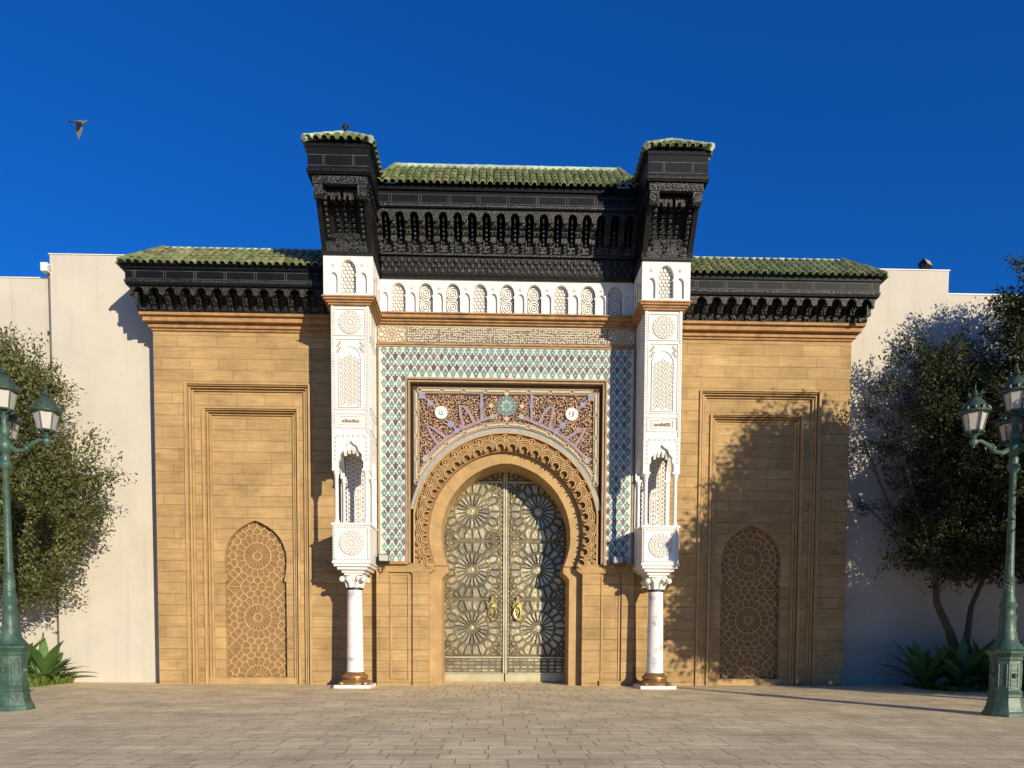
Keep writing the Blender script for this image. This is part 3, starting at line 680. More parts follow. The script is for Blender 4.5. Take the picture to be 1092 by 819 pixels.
def lobed(cx, z0, hw, zt, notch=True):
    """tall arch with shoulders for the white frieze"""
    h = zt-z0; zs = z0+h*.52
    p = [(cx-hw, z0), (cx+hw, z0), (cx+hw, zs)]
    if notch: p += [(cx+hw*.86, zs+.02), (cx+hw*.86, zs+.05)]
    n = 9; r = hw*1.04
    for i in range(n+1):
        t = -.15+(PI+.3)*i/n; p.append((cx+r*math.cos(t), zs+.06+.15*r+(zt-zs-.06-.15*r)*max(math.sin(t), -.2)))
    if notch: p += [(cx-hw*.86, zs+.05), (cx-hw*.86, zs+.02)]
    p += [(cx-hw, zs)]
    return p
def white_arcade(xa, xb, centers, pitch_, z0, z1, yf):
    m_ = MB(); holes = []
    for c in centers: holes.append(lobed(c, z0+.05, .205, z1-.10))
    small = [centers[0]-pitch_/2]+[c+pitch_/2 for c in centers]
    for c in small: holes.append([(c-.105, z0+.05), (c+.105, z0+.05), (c+.105, z0+.42)]+[(c+.105*math.cos(t), z0+.44+.16*math.sin(t)) for t in [PI*i/6 for i in range(1, 6)]]+[(c-.105, z0+.42)])
    m_.plate(rect(xa, xb, z0, z1), holes, yf, yf+.15, WHITEP)
    m_.add([(xa, yf+.145, z0), (xb, yf+.145, z0), (xb, yf+.145, z1), (xa, yf+.145, z1)], [(0, 1, 2, 3)], WGROOVE)
    for i, c in enumerate(centers):
        m_.prism(rect(c-.2, c+.2, z0+.03, z0+.05), yf-.015, yf+.02, WHITEP)
        if i % 3 == 0:
            sd = [(c-.21+.105*a+(.055 if b % 2 else 0), z0+.08+.095*b) for a in range(5) for b in range(9)]
            pillow(m_, voronoi(sd, c-.215, c+.215, z0+.05, z1-.10, .010), yf+.145, .03, .012, WHITEP)
        else:
            for zc_ in (z0+.24, z0+.62):
                for r, wd in ((.045, .04), (.105, .03), (.16, .03)):
                    m_.strip([(c+r*math.cos(q), zc_+r*1.15*math.sin(q)) for q in [2*PI*k/14 for k in range(14)]], wd, yf+.11, yf+.145, WHITEP, closed=True)
            for dx in (-.15, .15):
                for zc_ in (z0+.43, z0+.08): m_.ball((c+dx, yf+.14, zc_), .035, WHITEP, 6, 4)
    for c in small:
        m_.prism(rect(c-.12, c+.12, z0+.04, z0+.66), yf+.075, yf+.145, WHITEP)
        m_.ball((c, yf, z1-.24), .045, WHITEP, 8, 5)
        m_.strip([(c+.06*math.cos(q), z1-.24+.06*math.sin(q)) for q in [2*PI*k/10 for k in range(10)]], .015, yf-.012, yf+.01, WHITEP, closed=True)
    return m_
fz = white_arcade(-3.62, 3.62, [-3.1+.775*k for k in range(9)], .775, 10.66, 11.62, -.55)
fz.box(-3.6, 3.6, -.39, .02, 10.66, 12.0, WHITEP)
build('white_arcaded_frieze', fz, gate)

# ---- towers (pillar blocks) left and right
def tower(s):
    fx = lambda p: (s*p[0], p[1], p[2])
    fy = lambda p: (s*p[0], p[1], p[2])
    X0, X1, YF = 3.76, 4.78, -1.60; XC = 4.27
    pl = MB()
    # solid pillar above the loggia
    pl.box(X0, X1, YF+.02, -.28, 6.95, 10.40, WHITE)
    # front panels
    def framed(z0, z1, m_=.07):
        pl.strip([(X0+.10, z0+m_*.6), (X1-.10, z0+m_*.6), (X1-.10, z1-m_*.6), (X0+.10, z1-m_*.6)], .035, YF-.012, YF+.02, WHITEP, closed=True)
        pl.box(X0+.13, X1-.13, YF+.010, YF+.03, z0+m_, z1-m_, WHITEP)
    for xx in (X0+.035, X1-.035):
        pl.box(xx-.035, xx+.035, YF-.006, YF+.02, 6.95, 10.40, WHITE)
        for k in range(44): pl.prism([(xx-.018, 7.0+k*.076), (xx, 6.98+k*.076), (xx+.018, 7.0+k*.076), (xx, 7.03+k*.076)], YF-.011, YF-.004, WGROOVE)
    framed(9.56, 10.34); framed(7.58, 9.54); framed(7.10, 7.56)
    for zc_, R_ in ((9.94, .31),):
        pl.prism([(XC+R_*math.cos(2*PI*i/28), zc_+R_*math.sin(2*PI*i/28)) for i in range(28)], YF+.002, YF+.012, WGROOVE)
        outer = [(XC+(R_-.015)*math.cos(2*PI*i/28), zc_+(R_-.015)*math.sin(2*PI*i/28)) for i in range(28)]
        sd = [(XC, zc_)]+[(XC+r*math.cos(2*PI*(i+o)/k), zc_+r*math.sin(2*PI*(i+o)/k)) for r, k, o in ((.12, 16, 0), (.21, 16, .5), (.275, 16, 0)) for i in range(k)]
        pillow(pl, voronoi(sd, 0, 9, 0, 12, .005, outer), YF+.004, .016, .008, WHITEP)
    # long carved arch panel
    ar = [(XC-.30, 7.68), (XC+.30, 7.68), (XC+.30, 8.95)]+[(XC+.30*math.cos(t), 8.95+.36*math.sin(t)) for t in [PI*i/10 for i in range(1, 10)]]+[(XC-.30, 8.95)]
    pl.strip(ar, .03, YF-.022, YF+.02, WHITE, closed=True)
    pl.prism([(XC+(x-XC)*.93, z) for x, z in ar], YF+.004, YF+.02, WHITEP)
    for a in range(5):
        for b in range(11):
            x, z = XC-.24+.12*a, 7.78+.125*b+(.06 if a % 2 else 0)
            if z < 8.9+.25*(1-abs(x-XC)/.3):
                pl.strip([(x+.048*math.cos(q), z+.05*math.sin(q)) for q in [2*PI*k/8 for k in range(8)]], .016, YF-.006, YF+.008, WGROOVE, closed=True)
                pl.prism([(x-.018, z), (x, z-.02), (x+.018, z), (x, z+.02)], YF-.012, YF+.008, WHITEP)
    for q in (-1, 1):
        for k in range(6):
            pl.strip([(XC+q*(.34-.035*(k % 3))+.03*math.cos(t), 9.16+.05*k+.03*math.sin(t)) for t in [2*PI*i/6 for i in range(6)]], .014, YF-.004, YF+.012, WGROOVE, closed=True)
    # inscription cartouche
    pl.strip(rect(XC-.30, XC+.30, 7.22, 7.44), .025, YF-.015, YF+.02, WHITE, closed=True)
    for k in range(13):
        x = XC-.22+.036*k; h = random.choice([.05, .03, .065, .04])
        pl.strip([(x, 7.29), (x+random.uniform(-.01, .01), 7.30+h), (x+.02, 7.31+h*.5)], .014, YF-.006, YF+.012, CARVD)
    pl.strip([(XC-.24, 7.285), (XC+.24, 7.285)], .018, YF-.006, YF+.012, CARVD)
    # inner side panels of the pillar
    for sy0, sy1 in ((YF+.2, -.5),):
        for z0, z1 in ((9.62, 10.3), (7.7, 9.5), (7.1, 7.55)):
            for (a, b, c, d) in ((sy0, sy1, z0, z0+.03), (sy0, sy1, z1-.03, z1), (sy0, sy0+.03, z0, z1), (sy1-.03, sy1, z0, z1)): pl.box(X0-.012, X0+.01, a, b, c, d, WHITEP)
        for k in range(15):
            for j in range(6):
                pl.box(X0-.008, X0+.01, sy0+.1+j*.14, sy0+.16+j*.14, 7.8+k*.11, 7.85+k*.11, WHITEP)
    # loggia: arch plate on the front and sides with hanging stalactites
    def archplate(w0, w1, yf, th):
        c = (w0+w1)/2; hw = (w1-w0)/2-.17
        return rect(w0, w1, 5.98, 6.97), [(c-hw, 5.985), (c+hw, 5.985), (c+hw, 6.22), (c+hw*.86, 6.30), (c+hw*.88, 6.42), (c+hw*.62, 6.52), (c+hw*.5, 6.64), (c+hw*.2, 6.70), (c, 6.78), (c-hw*.2, 6.70), (c-hw*.5, 6.64), (c-hw*.62, 6.52), (c-hw*.88, 6.42), (c-hw*.86, 6.30), (c-hw, 6.22)], c, hw
    ou, ho, c, hw = archplate(X0, X1, YF, .14)
    ho = [(ho[0][0], 5.975), (ho[1][0], 5.975)]+ho[2:]
    front = [(X0, 5.98), (ho[0][0], 5.98)]+ho[2:][::-1]+[(ho[1][0], 5.98), (X1, 5.98), (X1, 6.97), (X0, 6.97)]
    pl.plate(front, [], YF+.003, YF+.15, WHITE, back=True)
    for i, (dx, zz) in enumerate(((-.17, 6.50), (-.06, 6.56), (.06, 6.56), (.17, 6.50), (-.11, 6.62), (.11, 6.62), (0, 6.66))):
        pl.yz([(YF+.14, zz-.10), (YF+.09, zz-.02), (YF+.08, zz+.16), (YF+.22, zz+.16), (YF+.22, zz-.02)], c+dx-.035, c+dx+.035, WHITE)
    # spandrel ornament of tiny rings above the arch
    for a in range(13):
        for b in range(6):
            x, z = X0+.09+.07*a, 6.28+.115*b+(.05 if a % 2 else 0)
            if (abs(x-c) > hw+.03 or z > 6.86) and z < 6.93:
                pl.strip([(x+.024*math.cos(q), z+.03*math.sin(q)) for q in [2*PI*k/6 for k in range(6)]], .013, YF-.006, YF+.01, WGROOVE, closed=True)
    # side arches (in yz): build as plate in local xz then swap
    sd_ = MB(); W0, W1 = 0, 1.30; cc = .70; hh = .36
    side = [(W0, 5.98), (cc-hh, 5.98), (cc-hh, 6.25), (cc-hh*.8, 6.42), (cc-hh*.4, 6.62), (cc, 6.74), (cc+hh*.4, 6.62), (cc+hh*.8, 6.42), (cc+hh, 6.25), (cc+hh, 5.98), (W1, 5.98), (W1, 6.97), (W0, 6.97)]
    sd_.plate(side, [], 0, .12, WHITE, back=True)
    for xo in (X0+.002, X1-.122): pl.merge(sd_, lambda p, xo=xo: (xo+p[1], YF+.02+p[0], p[2]))
    # little columns with capitals
    def colonette(x, y, r=.045):
        pl.lathe([(r*1.5, 4.56), (r*1.5, 4.62), (r*1.1, 4.66), (r, 4.72), (r*.92, 5.78), (r*1.2, 5.80), (r, 5.83), (r*1.35, 5.90), (r*1.9, 5.98)], (x, y, 0), WHITE, 10)
        pl.box(x-r*1.9, x+r*1.9, y-r*1.9, y+r*1.9, 5.975, 6.03, WHITE)
    for x in (X0+.10, X1-.10): colonette(x, YF+.10, .055)
    for x in (X0+.27, X1-.27): colonette(x, YF+.10, .05)[:0] if False else None
    for x in (X0+.10, X1-.10): colonette(x, -.50)
    # back panel of the loggia, patterned
    pl.box(X0+.20, X1-.20, -.56, -.46, 4.5, 7.0, WHITE)
    pl.add([(X0+.2, -.562, 4.5), (X1-.2, -.562, 4.5), (X1-.2, -.562, 6.95), (X0+.2, -.562, 6.95)], [(0, 1, 2, 3)], WGROOVE)
    for a in range(5):
        for b in range(19):
            x, z = XC-.27+.135*a, 4.62+.125*b+(.06 if a % 2 else 0); r = .055
            pl.strip([(x+r*math.cos(q), z+r*math.sin(q)) for q in [2*PI*k/8 for k in range(8)]], .03, -.578, -.56, WHITEP, closed=True)
    for zc_ in (4.95, 5.6): pl.strip([(XC+.12*math.cos(q), zc_+.12*math.sin(q)) for q in [2*PI*k/12 for k in range(12)]], .04, -.588, -.56, WHITEP, closed=True)
    pl.box(X0, X1, -.455, -.28, 4.5, 7.0, WHITE)
    pl.xf(fx); po = build('marble_pillar', pl, gate)
    # box
    bx_ = MB(); bx_.box(X0, X1, YF+.01, -.28, 3.50, 4.54, WHITE)
    bx_.box(X0-.03, X1+.03, YF-.03, -.28, 4.50, 4.56, WHITE); bx_.box(X0-.02, X1+.02, YF-.02, -.28, 3.46, 3.52, WHITE)
    bx_.strip(rect(X0+.05, X1-.05, 3.57, 4.45), .05, YF-.012, YF+.02, WHITEP, closed=True)
    for k in range(11):
        for x, z in ((X0+.05+.092*k, 3.57), (X0+.05+.092*k, 4.45), (X0+.05, 3.57+.08*k), (X1-.05, 3.57+.08*k)): bx_.prism([(x-.018, z), (x, z-.018), (x+.018, z), (x, z+.018)], YF-.018, YF-.01, WGROOVE)
    R_ = .335; zc_ = 4.01
    bx_.prism([(XC+R_*math.cos(2*PI*i/28), zc_+R_*math.sin(2*PI*i/28)) for i in range(28)], YF-.002, YF+.012, WGROOVE)
    outer = [(XC+(R_-.015)*math.cos(2*PI*i/28), zc_+(R_-.015)*math.sin(2*PI*i/28)) for i in range(28)]
    sd = [(XC, zc_)]+[(XC+r*math.cos(2*PI*(i+o)/k), zc_+r*math.sin(2*PI*(i+o)/k)) for r, k, o in ((.13, 16, 0), (.225, 16, .5), (.29, 16, 0)) for i in range(k)]
    pillow(bx_, voronoi(sd, 0, 9, 0, 12, .005, outer), YF, .014, .008, WHITEP)
    for k, (zz, off) in enumerate(((3.38, .02), (3.30, .10), (3.22, .20), (3.16, .26))):
        bx_.box(X0+off, X1-off, YF+off, -.28 if k < 2 else -.5, zz, zz+.085, WHITE)
    bx_.xf(fx); build('marble_box', bx_, po)
    # column
    c_ = (XC+.03, -.98, 0); cl = MB()
    cl.lathe([(.245, .44), (.235, .6), (.225, 1.6), (.205, 2.78)], c_, VEIN, 28)
    cl.xf(fx); clo = build('marble_column', cl, gate, smooth=True)
    nk = MB(); nk.lathe([(.215, 2.76), (.235, 2.78), (.235, 2.81), (.215, 2.83)], c_, DARK, 24); nk.xf(fx); build('dark_neck_ring', nk, clo)
    cp_ = MB(); cp_.lathe([(.205, 2.83), (.22, 2.95), (.30, 3.06), (.34, 3.12), (.34, 3.17)], c_, WHITE, 20)
    for q in range(8):
        a = q*PI/4+PI/8; x, y = c_[0]+.30*math.cos(a), c_[1]+.30*math.sin(a)
        cp_.tube([(c_[0]+.19*math.cos(a), c_[1]+.19*math.sin(a), 2.84), (c_[0]+.25*math.cos(a), c_[1]+.25*math.sin(a), 2.98), (x+.07*math.cos(a), y+.07*math.sin(a), 3.10), (x+.1*math.cos(a), y+.1*math.sin(a), 3.04), (x+.05*math.cos(a), y+.05*math.sin(a), 3.0)], [.06, .05, .045, .04, .02], WHITE, 7)
    for a, b in ((-1, -1), (1, -1), (-1, 1), (1, 1)): cp_.ball((c_[0]+a*.30, c_[1]+b*.30, 3.05), .085, WHITE, 8, 6)
    cp_.xf(fx); build('carved_capital', cp_, clo, smooth=True)
    bs = MB(); bs.lathe([(.42, .09), (.43, .15), (.38, .19), (.33, .24), (.37, .28), (.37, .33), (.29, .38), (.26, .44)], c_, BASEB, 24)
    for a, b in ((-1, -1), (1, -1), (-1, 1), (1, 1)): bs.ball((c_[0]+a*.33, c_[1]+b*.33, .13), .09, BASEB, 8, 5, (1, 1, .7))
    bs.xf(fx); build('bronze_base', bs, clo, smooth=True)
    pn = MB(); pn.box(c_[0]-.51, c_[0]+.51, c_[1]-.51, c_[1]+.51, -.02, .09, WHITE); pn.xf(fx); build('white_plinth', pn, clo, bevel=.01)
    # brown impost cornice
    im = MB()
    for o, z0, z1 in ((.06, 10.38, 10.43), (.11, 10.43, 10.48), (.17, 10.48, 10.53), (.21, 10.53, 10.57)): im.box(X0-o, X1+o, YF-o, -.25, z0, z1, STONEB)
    im.xf(fx); build('brown_impost', im, po, bevel=.01)
    # white block with niches
    wb = white_arcade(3.62, 4.93, [XC], .78, 10.57, 11.60, -1.80)
    wb.box(3.63, 4.92, -1.64, -.3, 10.57, 11.6, WHITEP)
    for yc in (-1.45, -1.1, -.8):
        hh_ = .5 if yc != -1.1 else .68
        for z0, z1, y0, y1 in ((10.64, 10.64+hh_, yc-.09, yc+.09),): wb.box(3.612, 3.625, y0, y1, z0, z1, WGROOVE); wb.box(3.606, 3.62, y0+.03, y1-.03, z0, z1-.05, WHITEP)
    wb.xf(fx); build('white_niche_block', wb, gate)
    # ---- black wooden tower head
    tw = MB(); A0, A1 = 3.60, 4.95
    lean = lambda z, y0=-1.82, y1=-2.80: y0+(y1-y0)*((z-11.6)/(13.05-11.6))**1.15
    zs = [11.6+(13.05-11.6)*i/8 for i in range(9)]
    # leaning outer cheeks
    for xa, xb in ((A0, A0+.13), (A1-.13, A1)):
        prof = [(lean(z), z) for z in zs]+[(-.3, 13.05), (-.3, 11.6)]
        tw.yz(prof, xa, xb, BLACK)
    tw.box(A0+.13, A1-.13, -1.75, -.3, 11.6, 13.0, BLACK)
    # carved foot panel and recessed leaning back
    tw.yz([(-1.82, 11.6), (-1.92, 11.9), (-2.0, 12.06), (-1.7, 12.3), (-1.7, 11.6)], A0+.13, A1-.13, BLACKL)
    tw.yz([(-1.80, 12.0), (-2.22, 12.95), (-1.7, 12.95), (-1.7, 12.0)], A0+.13, A1-.13, BLACK)
    for k in range(26):
        x = A0+.2+random.random()*(A1-A0-.4); z = 11.65+random.random()*.4; y = -1.82-(z-11.6)*.42
        tw.ball((x, y, z), random.uniform(.025, .045), BLACKL, 6, 4)
    tw.box(A0, A1, -1.88, -1.8, 11.60, 11.66, BLACK)
    # beaded posts
    for x, big_ in ((A0+.22, 1), (A1-.22, 1), (A0+.47, 0), (A1-.47, 0), ((A0+A1)/2, 0)):
        for i in range(9):
            z = 11.98+i*.10; y = lean(z)+(.04 if big_ else .26)
            tw.ball((x, y, z), .062 if big_ else .05, BLACKL, 8, 6, (1, 1, .8)); tw.box(x-.05, x+.05, y-.01, y+.12, z-.055, z-.035, BLACK)
        tw.box(x-.03, x+.03, lean(12.9)+.1, -1.7, 12.85, 12.97, BLACK)
    # hanging cusped arches inside
    for x in (A0+.34, (A0+A1)/2-.14, (A0+A1)/2+.14, A1-.34):
        for dx, dz in ((-.07, 0), (.07, 0), (0, .1)): tw.box(x+dx-.03, x+dx+.03, -2.52, -2.4, 12.62+dz, 12.86, BLACKL)
    # lintel band and corner consoles
    tw.box(A0-.02, A1+.02, -2.78, -2.66, 12.86, 13.06, BLACKL)
    for k in range(11): tw.prism([(A0+.05+.12*k, 12.96), (A0+.11+.12*k, 12.89), (A0+.17+.12*k, 12.96), (A0+.11+.12*k, 13.03)], -2.80, -2.77, BLACKL)
    for x in (A0+.12, A1-.12):
        tw.yz([(-2.76, 12.86), (-2.72, 12.62), (-2.66, 12.56), (-2.5, 12.6), (-2.5, 12.86)], x-.12, x+.12, BLACKL)
        for k in range(12): tw.ball((x+random.uniform(-.10, .10), -2.75+random.uniform(0, .03), random.uniform(12.64, 12.84)), random.uniform(.02, .038), BLACKL, 6, 4)
    # fascia box all round
    F0, F1 = 3.52, 5.06
    tw.box(F0, F1, -2.84, .45, 13.06, 13.78, PANEL)
    tw.box(F0-.03, F1+.03, -2.87, .47, 13.10, 13.17, BLACK); tw.box(F0-.02, F1+.02, -2.86, .47, 13.70, 13.79, PANEL)
    for z in (13.24, 13.50):
        tw.box(F0+.02, F1-.02, -2.852, -2.84, z, z+.015, LINE)
    for x in (F0+.38, F0+.42, F1-.42, F1-.38): tw.box(x-.007, x+.007, -2.852, -2.84, 13.24, 13.5, LINE)
    # side cornice carved under the fascia (both sides)
    for xs, sg in ((A0, -1), (A1, 1)):
        for k in range(11):
            y = -2.5+k*.22
            if y > -.4: break
            tw.ball((xs+sg*.01, y, 12.96), .05, BLACKL, 6, 4)
        tw.yz([(-2.70, 12.88), (-2.70, 13.06), (-.3, 13.06), (-.3, 12.88)], xs-.03, xs+.03, BLACK)
        tw.yz([(lean(11.66), 11.66), (lean(11.76), 11.76), (-.3, 11.76), (-.3, 11.66)], xs-.015, xs+.015, BLACKL)
    for k in range(16):
        z = 11.7+.078*k; 
        tw.box(A0-.012, A0+.01, lean(z)+.03, lean(z)+.07, z, z+.05, BLACKL)
    tw.xf(fx); two = build('black_tower_head', tw, gate)
    # hip roof over the tower
    rf = MB(); e0, e1, yb = 3.46, 5.12, .5; yf = -2.94; ze = 13.82; hw_ = (e1-e0)/2; rise = .66
    tile_slope(rf, e0, e1, yf, ze, yf+hw_, ze+rise, hw_, hw_, .205, .088, .32)
    for sg in (0, 1):
        sb = MB(); tile_slope(sb, yf, yb, 0, 0, hw_, rise, hw_, 0, .205, .088, .32)
        rf.merge(sb, (lambda p: (e0+p[1], p[0], ze+p[2])) if sg == 0 else (lambda p: (e1-p[1], p[0], ze+p[2])))
    xm = (e0+e1)/2
    ridge_caps(rf, (xm, yf+hw_, ze+rise+.03), (xm, yb, ze+rise+.03), .075)
    for xe in (e0, e1): ridge_caps(rf, (xe, yf, ze+.03), (xm, yf+hw_, ze+rise+.04), .085, m=RIDGE)
    rf.xf(fx); build('green_tile_roof', rf, two)
for s in (-1, 1): tower(s)

# ---- central black eave
ce = MB(); X1 = 3.56
ce.box(-X1, X1, -.62, .3, 11.62, 13.75, BLACK)
ce.yz([(-.62, 11.62), (-.66, 11.62), (-.70, 11.70), (-.78, 12.12), (-.62, 12.12)], -X1, X1, BLACK)
ce.box(-X1, X1, -.86, -.62, 12.14, 12.19, BLACKL)
n = 38
for k in range(n):
    x = -X1+(k+.5)*2*X1/n
    for r_, (z, y) in enumerate(((11.76, -.69), (11.88, -.72), (12.0, -.755))):
        xx = x+(.047 if r_ % 2 else -.047)
        ce.yz([(y+.05, z-.09), (y-.05, z-.02), (y-.06, z+.07), (y+.05, z+.07)], xx-.035, xx+.035, BLACKL)
ce.yz([(-.6, 13.12), (-1.40, 13.12), (-1.42, 13.18), (-1.40, 13.2), (-1.40, 13.6), (-.6, 13.6)], -X1, X1, PANEL)
ce.box(-X1-.04, X1+.04, -1.46, -1.3, 13.55, 13.70, PANEL); ce.box(-X1, X1, -1.425, -1.3, 13.14, 13.19, BLACKL)
for k in range(9):
    x = -3.2+k*.80
    for dx in (-.035, .035): ce.box(x+dx-.008, x+dx+.008, -1.407, -1.39, 13.24, 13.44, LINE)
ce.box(-X1, X1, -1.406, -1.395, 13.23, 13.243, LINE); ce.box(-X1, X1, -1.406, -1.395, 13.445, 13.458, LINE)
ce.box(-3.6, 3.6, -1.42, -.5, 13.585, 13.715, PANEL)
ceo = build('black_eave', ce, gate)
cb_ = MB(); n = 18; pw = 2*X1/n
for k in range(n+1):
    x = -X1+k*pw
    cb_.yz([(-.62, 12.20), (-.86, 12.20), (-.90, 12.42), (-.97, 12.46), (-.98, 12.58), (-1.05, 12.62), (-1.06, 12.72), (-1.15, 12.76), (-1.20, 12.95), (-1.25, 13.10), (-.62, 13.10)], x-.085, x+.085, BLACKL)
    for z, y in ((12.66, -1.10), (12.78, -1.18), (12.90, -1.25)):
        for q in (-1, 1): cb_.ball((x+q*.05, y, z), .032, BLACKL, 6, 4)
    for z in (12.26, 12.34, 12.42): cb_.ball((x, -.92-(z-12.26)*.4, z), .055, BLACKL, 7, 5, (1, 1, .8))
    for q in (-1, 1): cb_.box(x+q*.13-.016, x+q*.13+.016, -.80, -.74, 12.20, 12.60, BLACKL)
for k in range(n):
    x = -X1+(k+.5)*pw
    for i in range(5): cb_.ball((x, -.98-i*.03, 12.40+i*.105), .040, BLACKL, 7, 5, (1, 1, 1.1))
    cb_.yz([(-.62, 12.20), (-.90, 12.20), (-.94, 12.36), (-.80, 12.42), (-.62, 12.42)], x-.10, x+.10, BLACKL)
    for q in (-1, 1): cb_.ball((x+q*.06, -.93, 12.28), .035, BLACKL, 6, 4)
    cb_.box(x-.02, x+.02, -1.2, -.62, 12.86, 13.1, BLACK)
val = [(-X1, 13.12), (-X1, 12.88)]
for k in range(n):
    c = -X1+(k+.5)*pw; hw = pw*.33
    val += [(c-pw*.44, 12.80), (c-hw, 12.82)]+[(c-hw*math.cos(t), 12.86+.19*math.sin(t)) for t in [PI*i/6 for i in range(1, 6)]]+[(c+hw, 12.82), (c+pw*.44, 12.80)]
val += [(X1, 12.88), (X1, 13.12)]
cb_.plate(val, [], -1.33, -1.27, BLACKL, back=True)
build('bracket_row', cb_, ceo)
rf = MB(); tile_slope(rf, -3.60, 3.60, -1.55, 13.66, -.30, 14.84, .38, .38, .2, .088, .36)
ridge_caps(rf, (-3.2, -.29, 14.90), (3.2, -.29, 14.90), .07)
rf.box(-3.2, 3.2, -.28, .9, 13.6, 14.8, TILED); rf.box(-3.6, 3.6, -.9, .9, 13.5, 13.75, TILED)
for s in (-1, 1): ridge_caps(rf, (s*3.2, -.30, 14.9), (s*3.62, -1.5, 13.72), .08, m=TILE)
build('green_tile_roof', rf, gate)

# ---- bronze doors
def door_leaf(s):
    fx = lambda p: (s*p[0], p[1], p[2])
    W_ = 1.98; Y = 1.20
    mb = MB(); mb.box(.02, W_+.1, Y, Y+.08, .03, 6.9, BRASSD)
    mb.box(.02, W_, Y-.03, Y, .03, .27, BRASSP)
    mb.strip([(.09, .30), (W_-.03, .30)], .035, Y-.05, Y, BRASSP); mb.strip([(.09, .80), (W_-.03, .80)], .04, Y-.05, Y, BRASSP); mb.strip([(.09, 6.28), (W_-.03, 6.28)], .05, Y-.05, Y, BRASSP)
    for x, wd in ((.035, .05),): mb.strip([(x, .28), (x, 6.75)], wd, Y-.075, Y, BRASSP)
    # low panel with rows of ovals
    sd = []
    for i in range(9):
        for j in range(4): sd.append((.17+i*.22+(.0 if j % 2 else .0), .38+j*.115))
    pillow(mb, voronoi(sd, .10, W_-.02, .325, .775, .014), Y, .035, .028, BRASS)
    mb.box(.10, W_-.02, Y-.012, Y, 0.325, 0.328, BRASSD)
    for zc in (1.73, 3.55, 5.37):
        sd = rosette_seeds(1.04, zc, .93, .90, 20)
        pillow(mb, voronoi(sd, .14, W_-.02, zc-.895, zc+.895, .0075), Y, .065, .045, BRASS)
        mb.ball((1.04, Y-.03, zc), .085, BRASSP, 12, 6, (1, .6, 1))
    # border of elongated studs by the meeting stile
    for k in range(36): mb.ball((.105, Y-.01, .93+k*.15), .03, BRASSP, 6, 4, (.8, .8, 2.0))
    sd = [(.2+i*.26+(.13 if j % 2 else 0), 6.36+j*.11) for i in range(8) for j in range(5)]
    pillow(mb, voronoi(sd, .10, W_-.02, 6.32, 6.80, .014), Y, .035, .028, BRASS)
    mb.xf(fx); o = build('bronze_door', mb, gate)
    kn = MB(); xk = .40; zk = 2.42
    kn.prism([(xk+.13*math.cos(q)*(1+.25*math.cos(4*q)), zk+.22*math.sin(q)*(1+.25*math.cos(4*q))) for q in [2*PI*i/24 for i in range(24)]], Y-.10, Y, GOLD)
    kn.ball((xk, Y-.11, zk), .09, GOLD, 10, 6); kn.ball((xk, Y-.10, zk+.25), .045, GOLD, 8, 5)
    kn.tube([(xk+.11*math.cos(q)*1.0, Y-.15, zk-.20+.20*math.sin(q)) for q in [PI*2*i/14+PI/2 for i in range(15)]], .026, GOLD, 7)
    kn.ball((xk, Y-.15, zk-.42), .05, GOLD, 8, 5)
    kn.xf(fx); build('door_knocker', kn, o, smooth=True)
for s in (-1, 1): door_leaf(s)
mb = MB(); mb.box(-2.0, 2.0, 1.10, 1.34, -.02, .035, STONE2); build('door_sill', mb, gate)

# ------------------------------------------------------------------ boundary walls
def bwall(s, label):
    t = thing('boundary_wall', (s*12, .9, 0), label, 'wall')
    loc = lambda p: (s*p[0]-s*12, p[1]-.9, p[2])
    a = MB(); a.box(10.2, 13.62, .72, 1.6, -.2, 12.76, RENDER_); a.xf(loc); build('tall_wall_section', a, t, bevel=.02)
    b = MB(); b.box(13.60, 60, .90, 1.6, -.2, 12.14, RENDER_); b.xf(loc); build('low_wall_section', b, t, bevel=.02)
    c = MB(); c.box(13.60, 60, .88, 1.62, 12.14, 12.17, WHITE); c.box(10.2, 13.64, .70, 1.62, 12.76, 12.785, WHITE); c.xf(loc); build('wall_coping', c, t)
    return t, loc
tw_, loc = bwall(-1, 'plain cream rendered wall running off left of the gate, with a drainpipe at its step')
pm = MB(); pm.tube([(13.70, .84, 0), (13.70, .84, 12.25)], .04, PIPEM, 8)
for z in (1.5, 4.5, 7.5, 10.5): pm.box(13.63, 13.77, .78, .9, z, z+.06, PIPEM)
pm.xf(loc); pp = build('drainpipe', pm, tw_)
pb = MB(); pb.box(13.60, 13.80, .58, .86, 12.22, 12.46, WHITE); pb.box(13.5, 13.6, .56, .60, 12.3, 12.33, WHITE); pb.tube([(13.6, .6, 12.34), (13.44, .5, 12.34)], .02, WHITE, 6); pb.xf(loc); build('pipe_head', pb, pp)
tw2, loc2 = bwall(1, 'plain cream rendered wall running off right of the gate behind the dark trees')

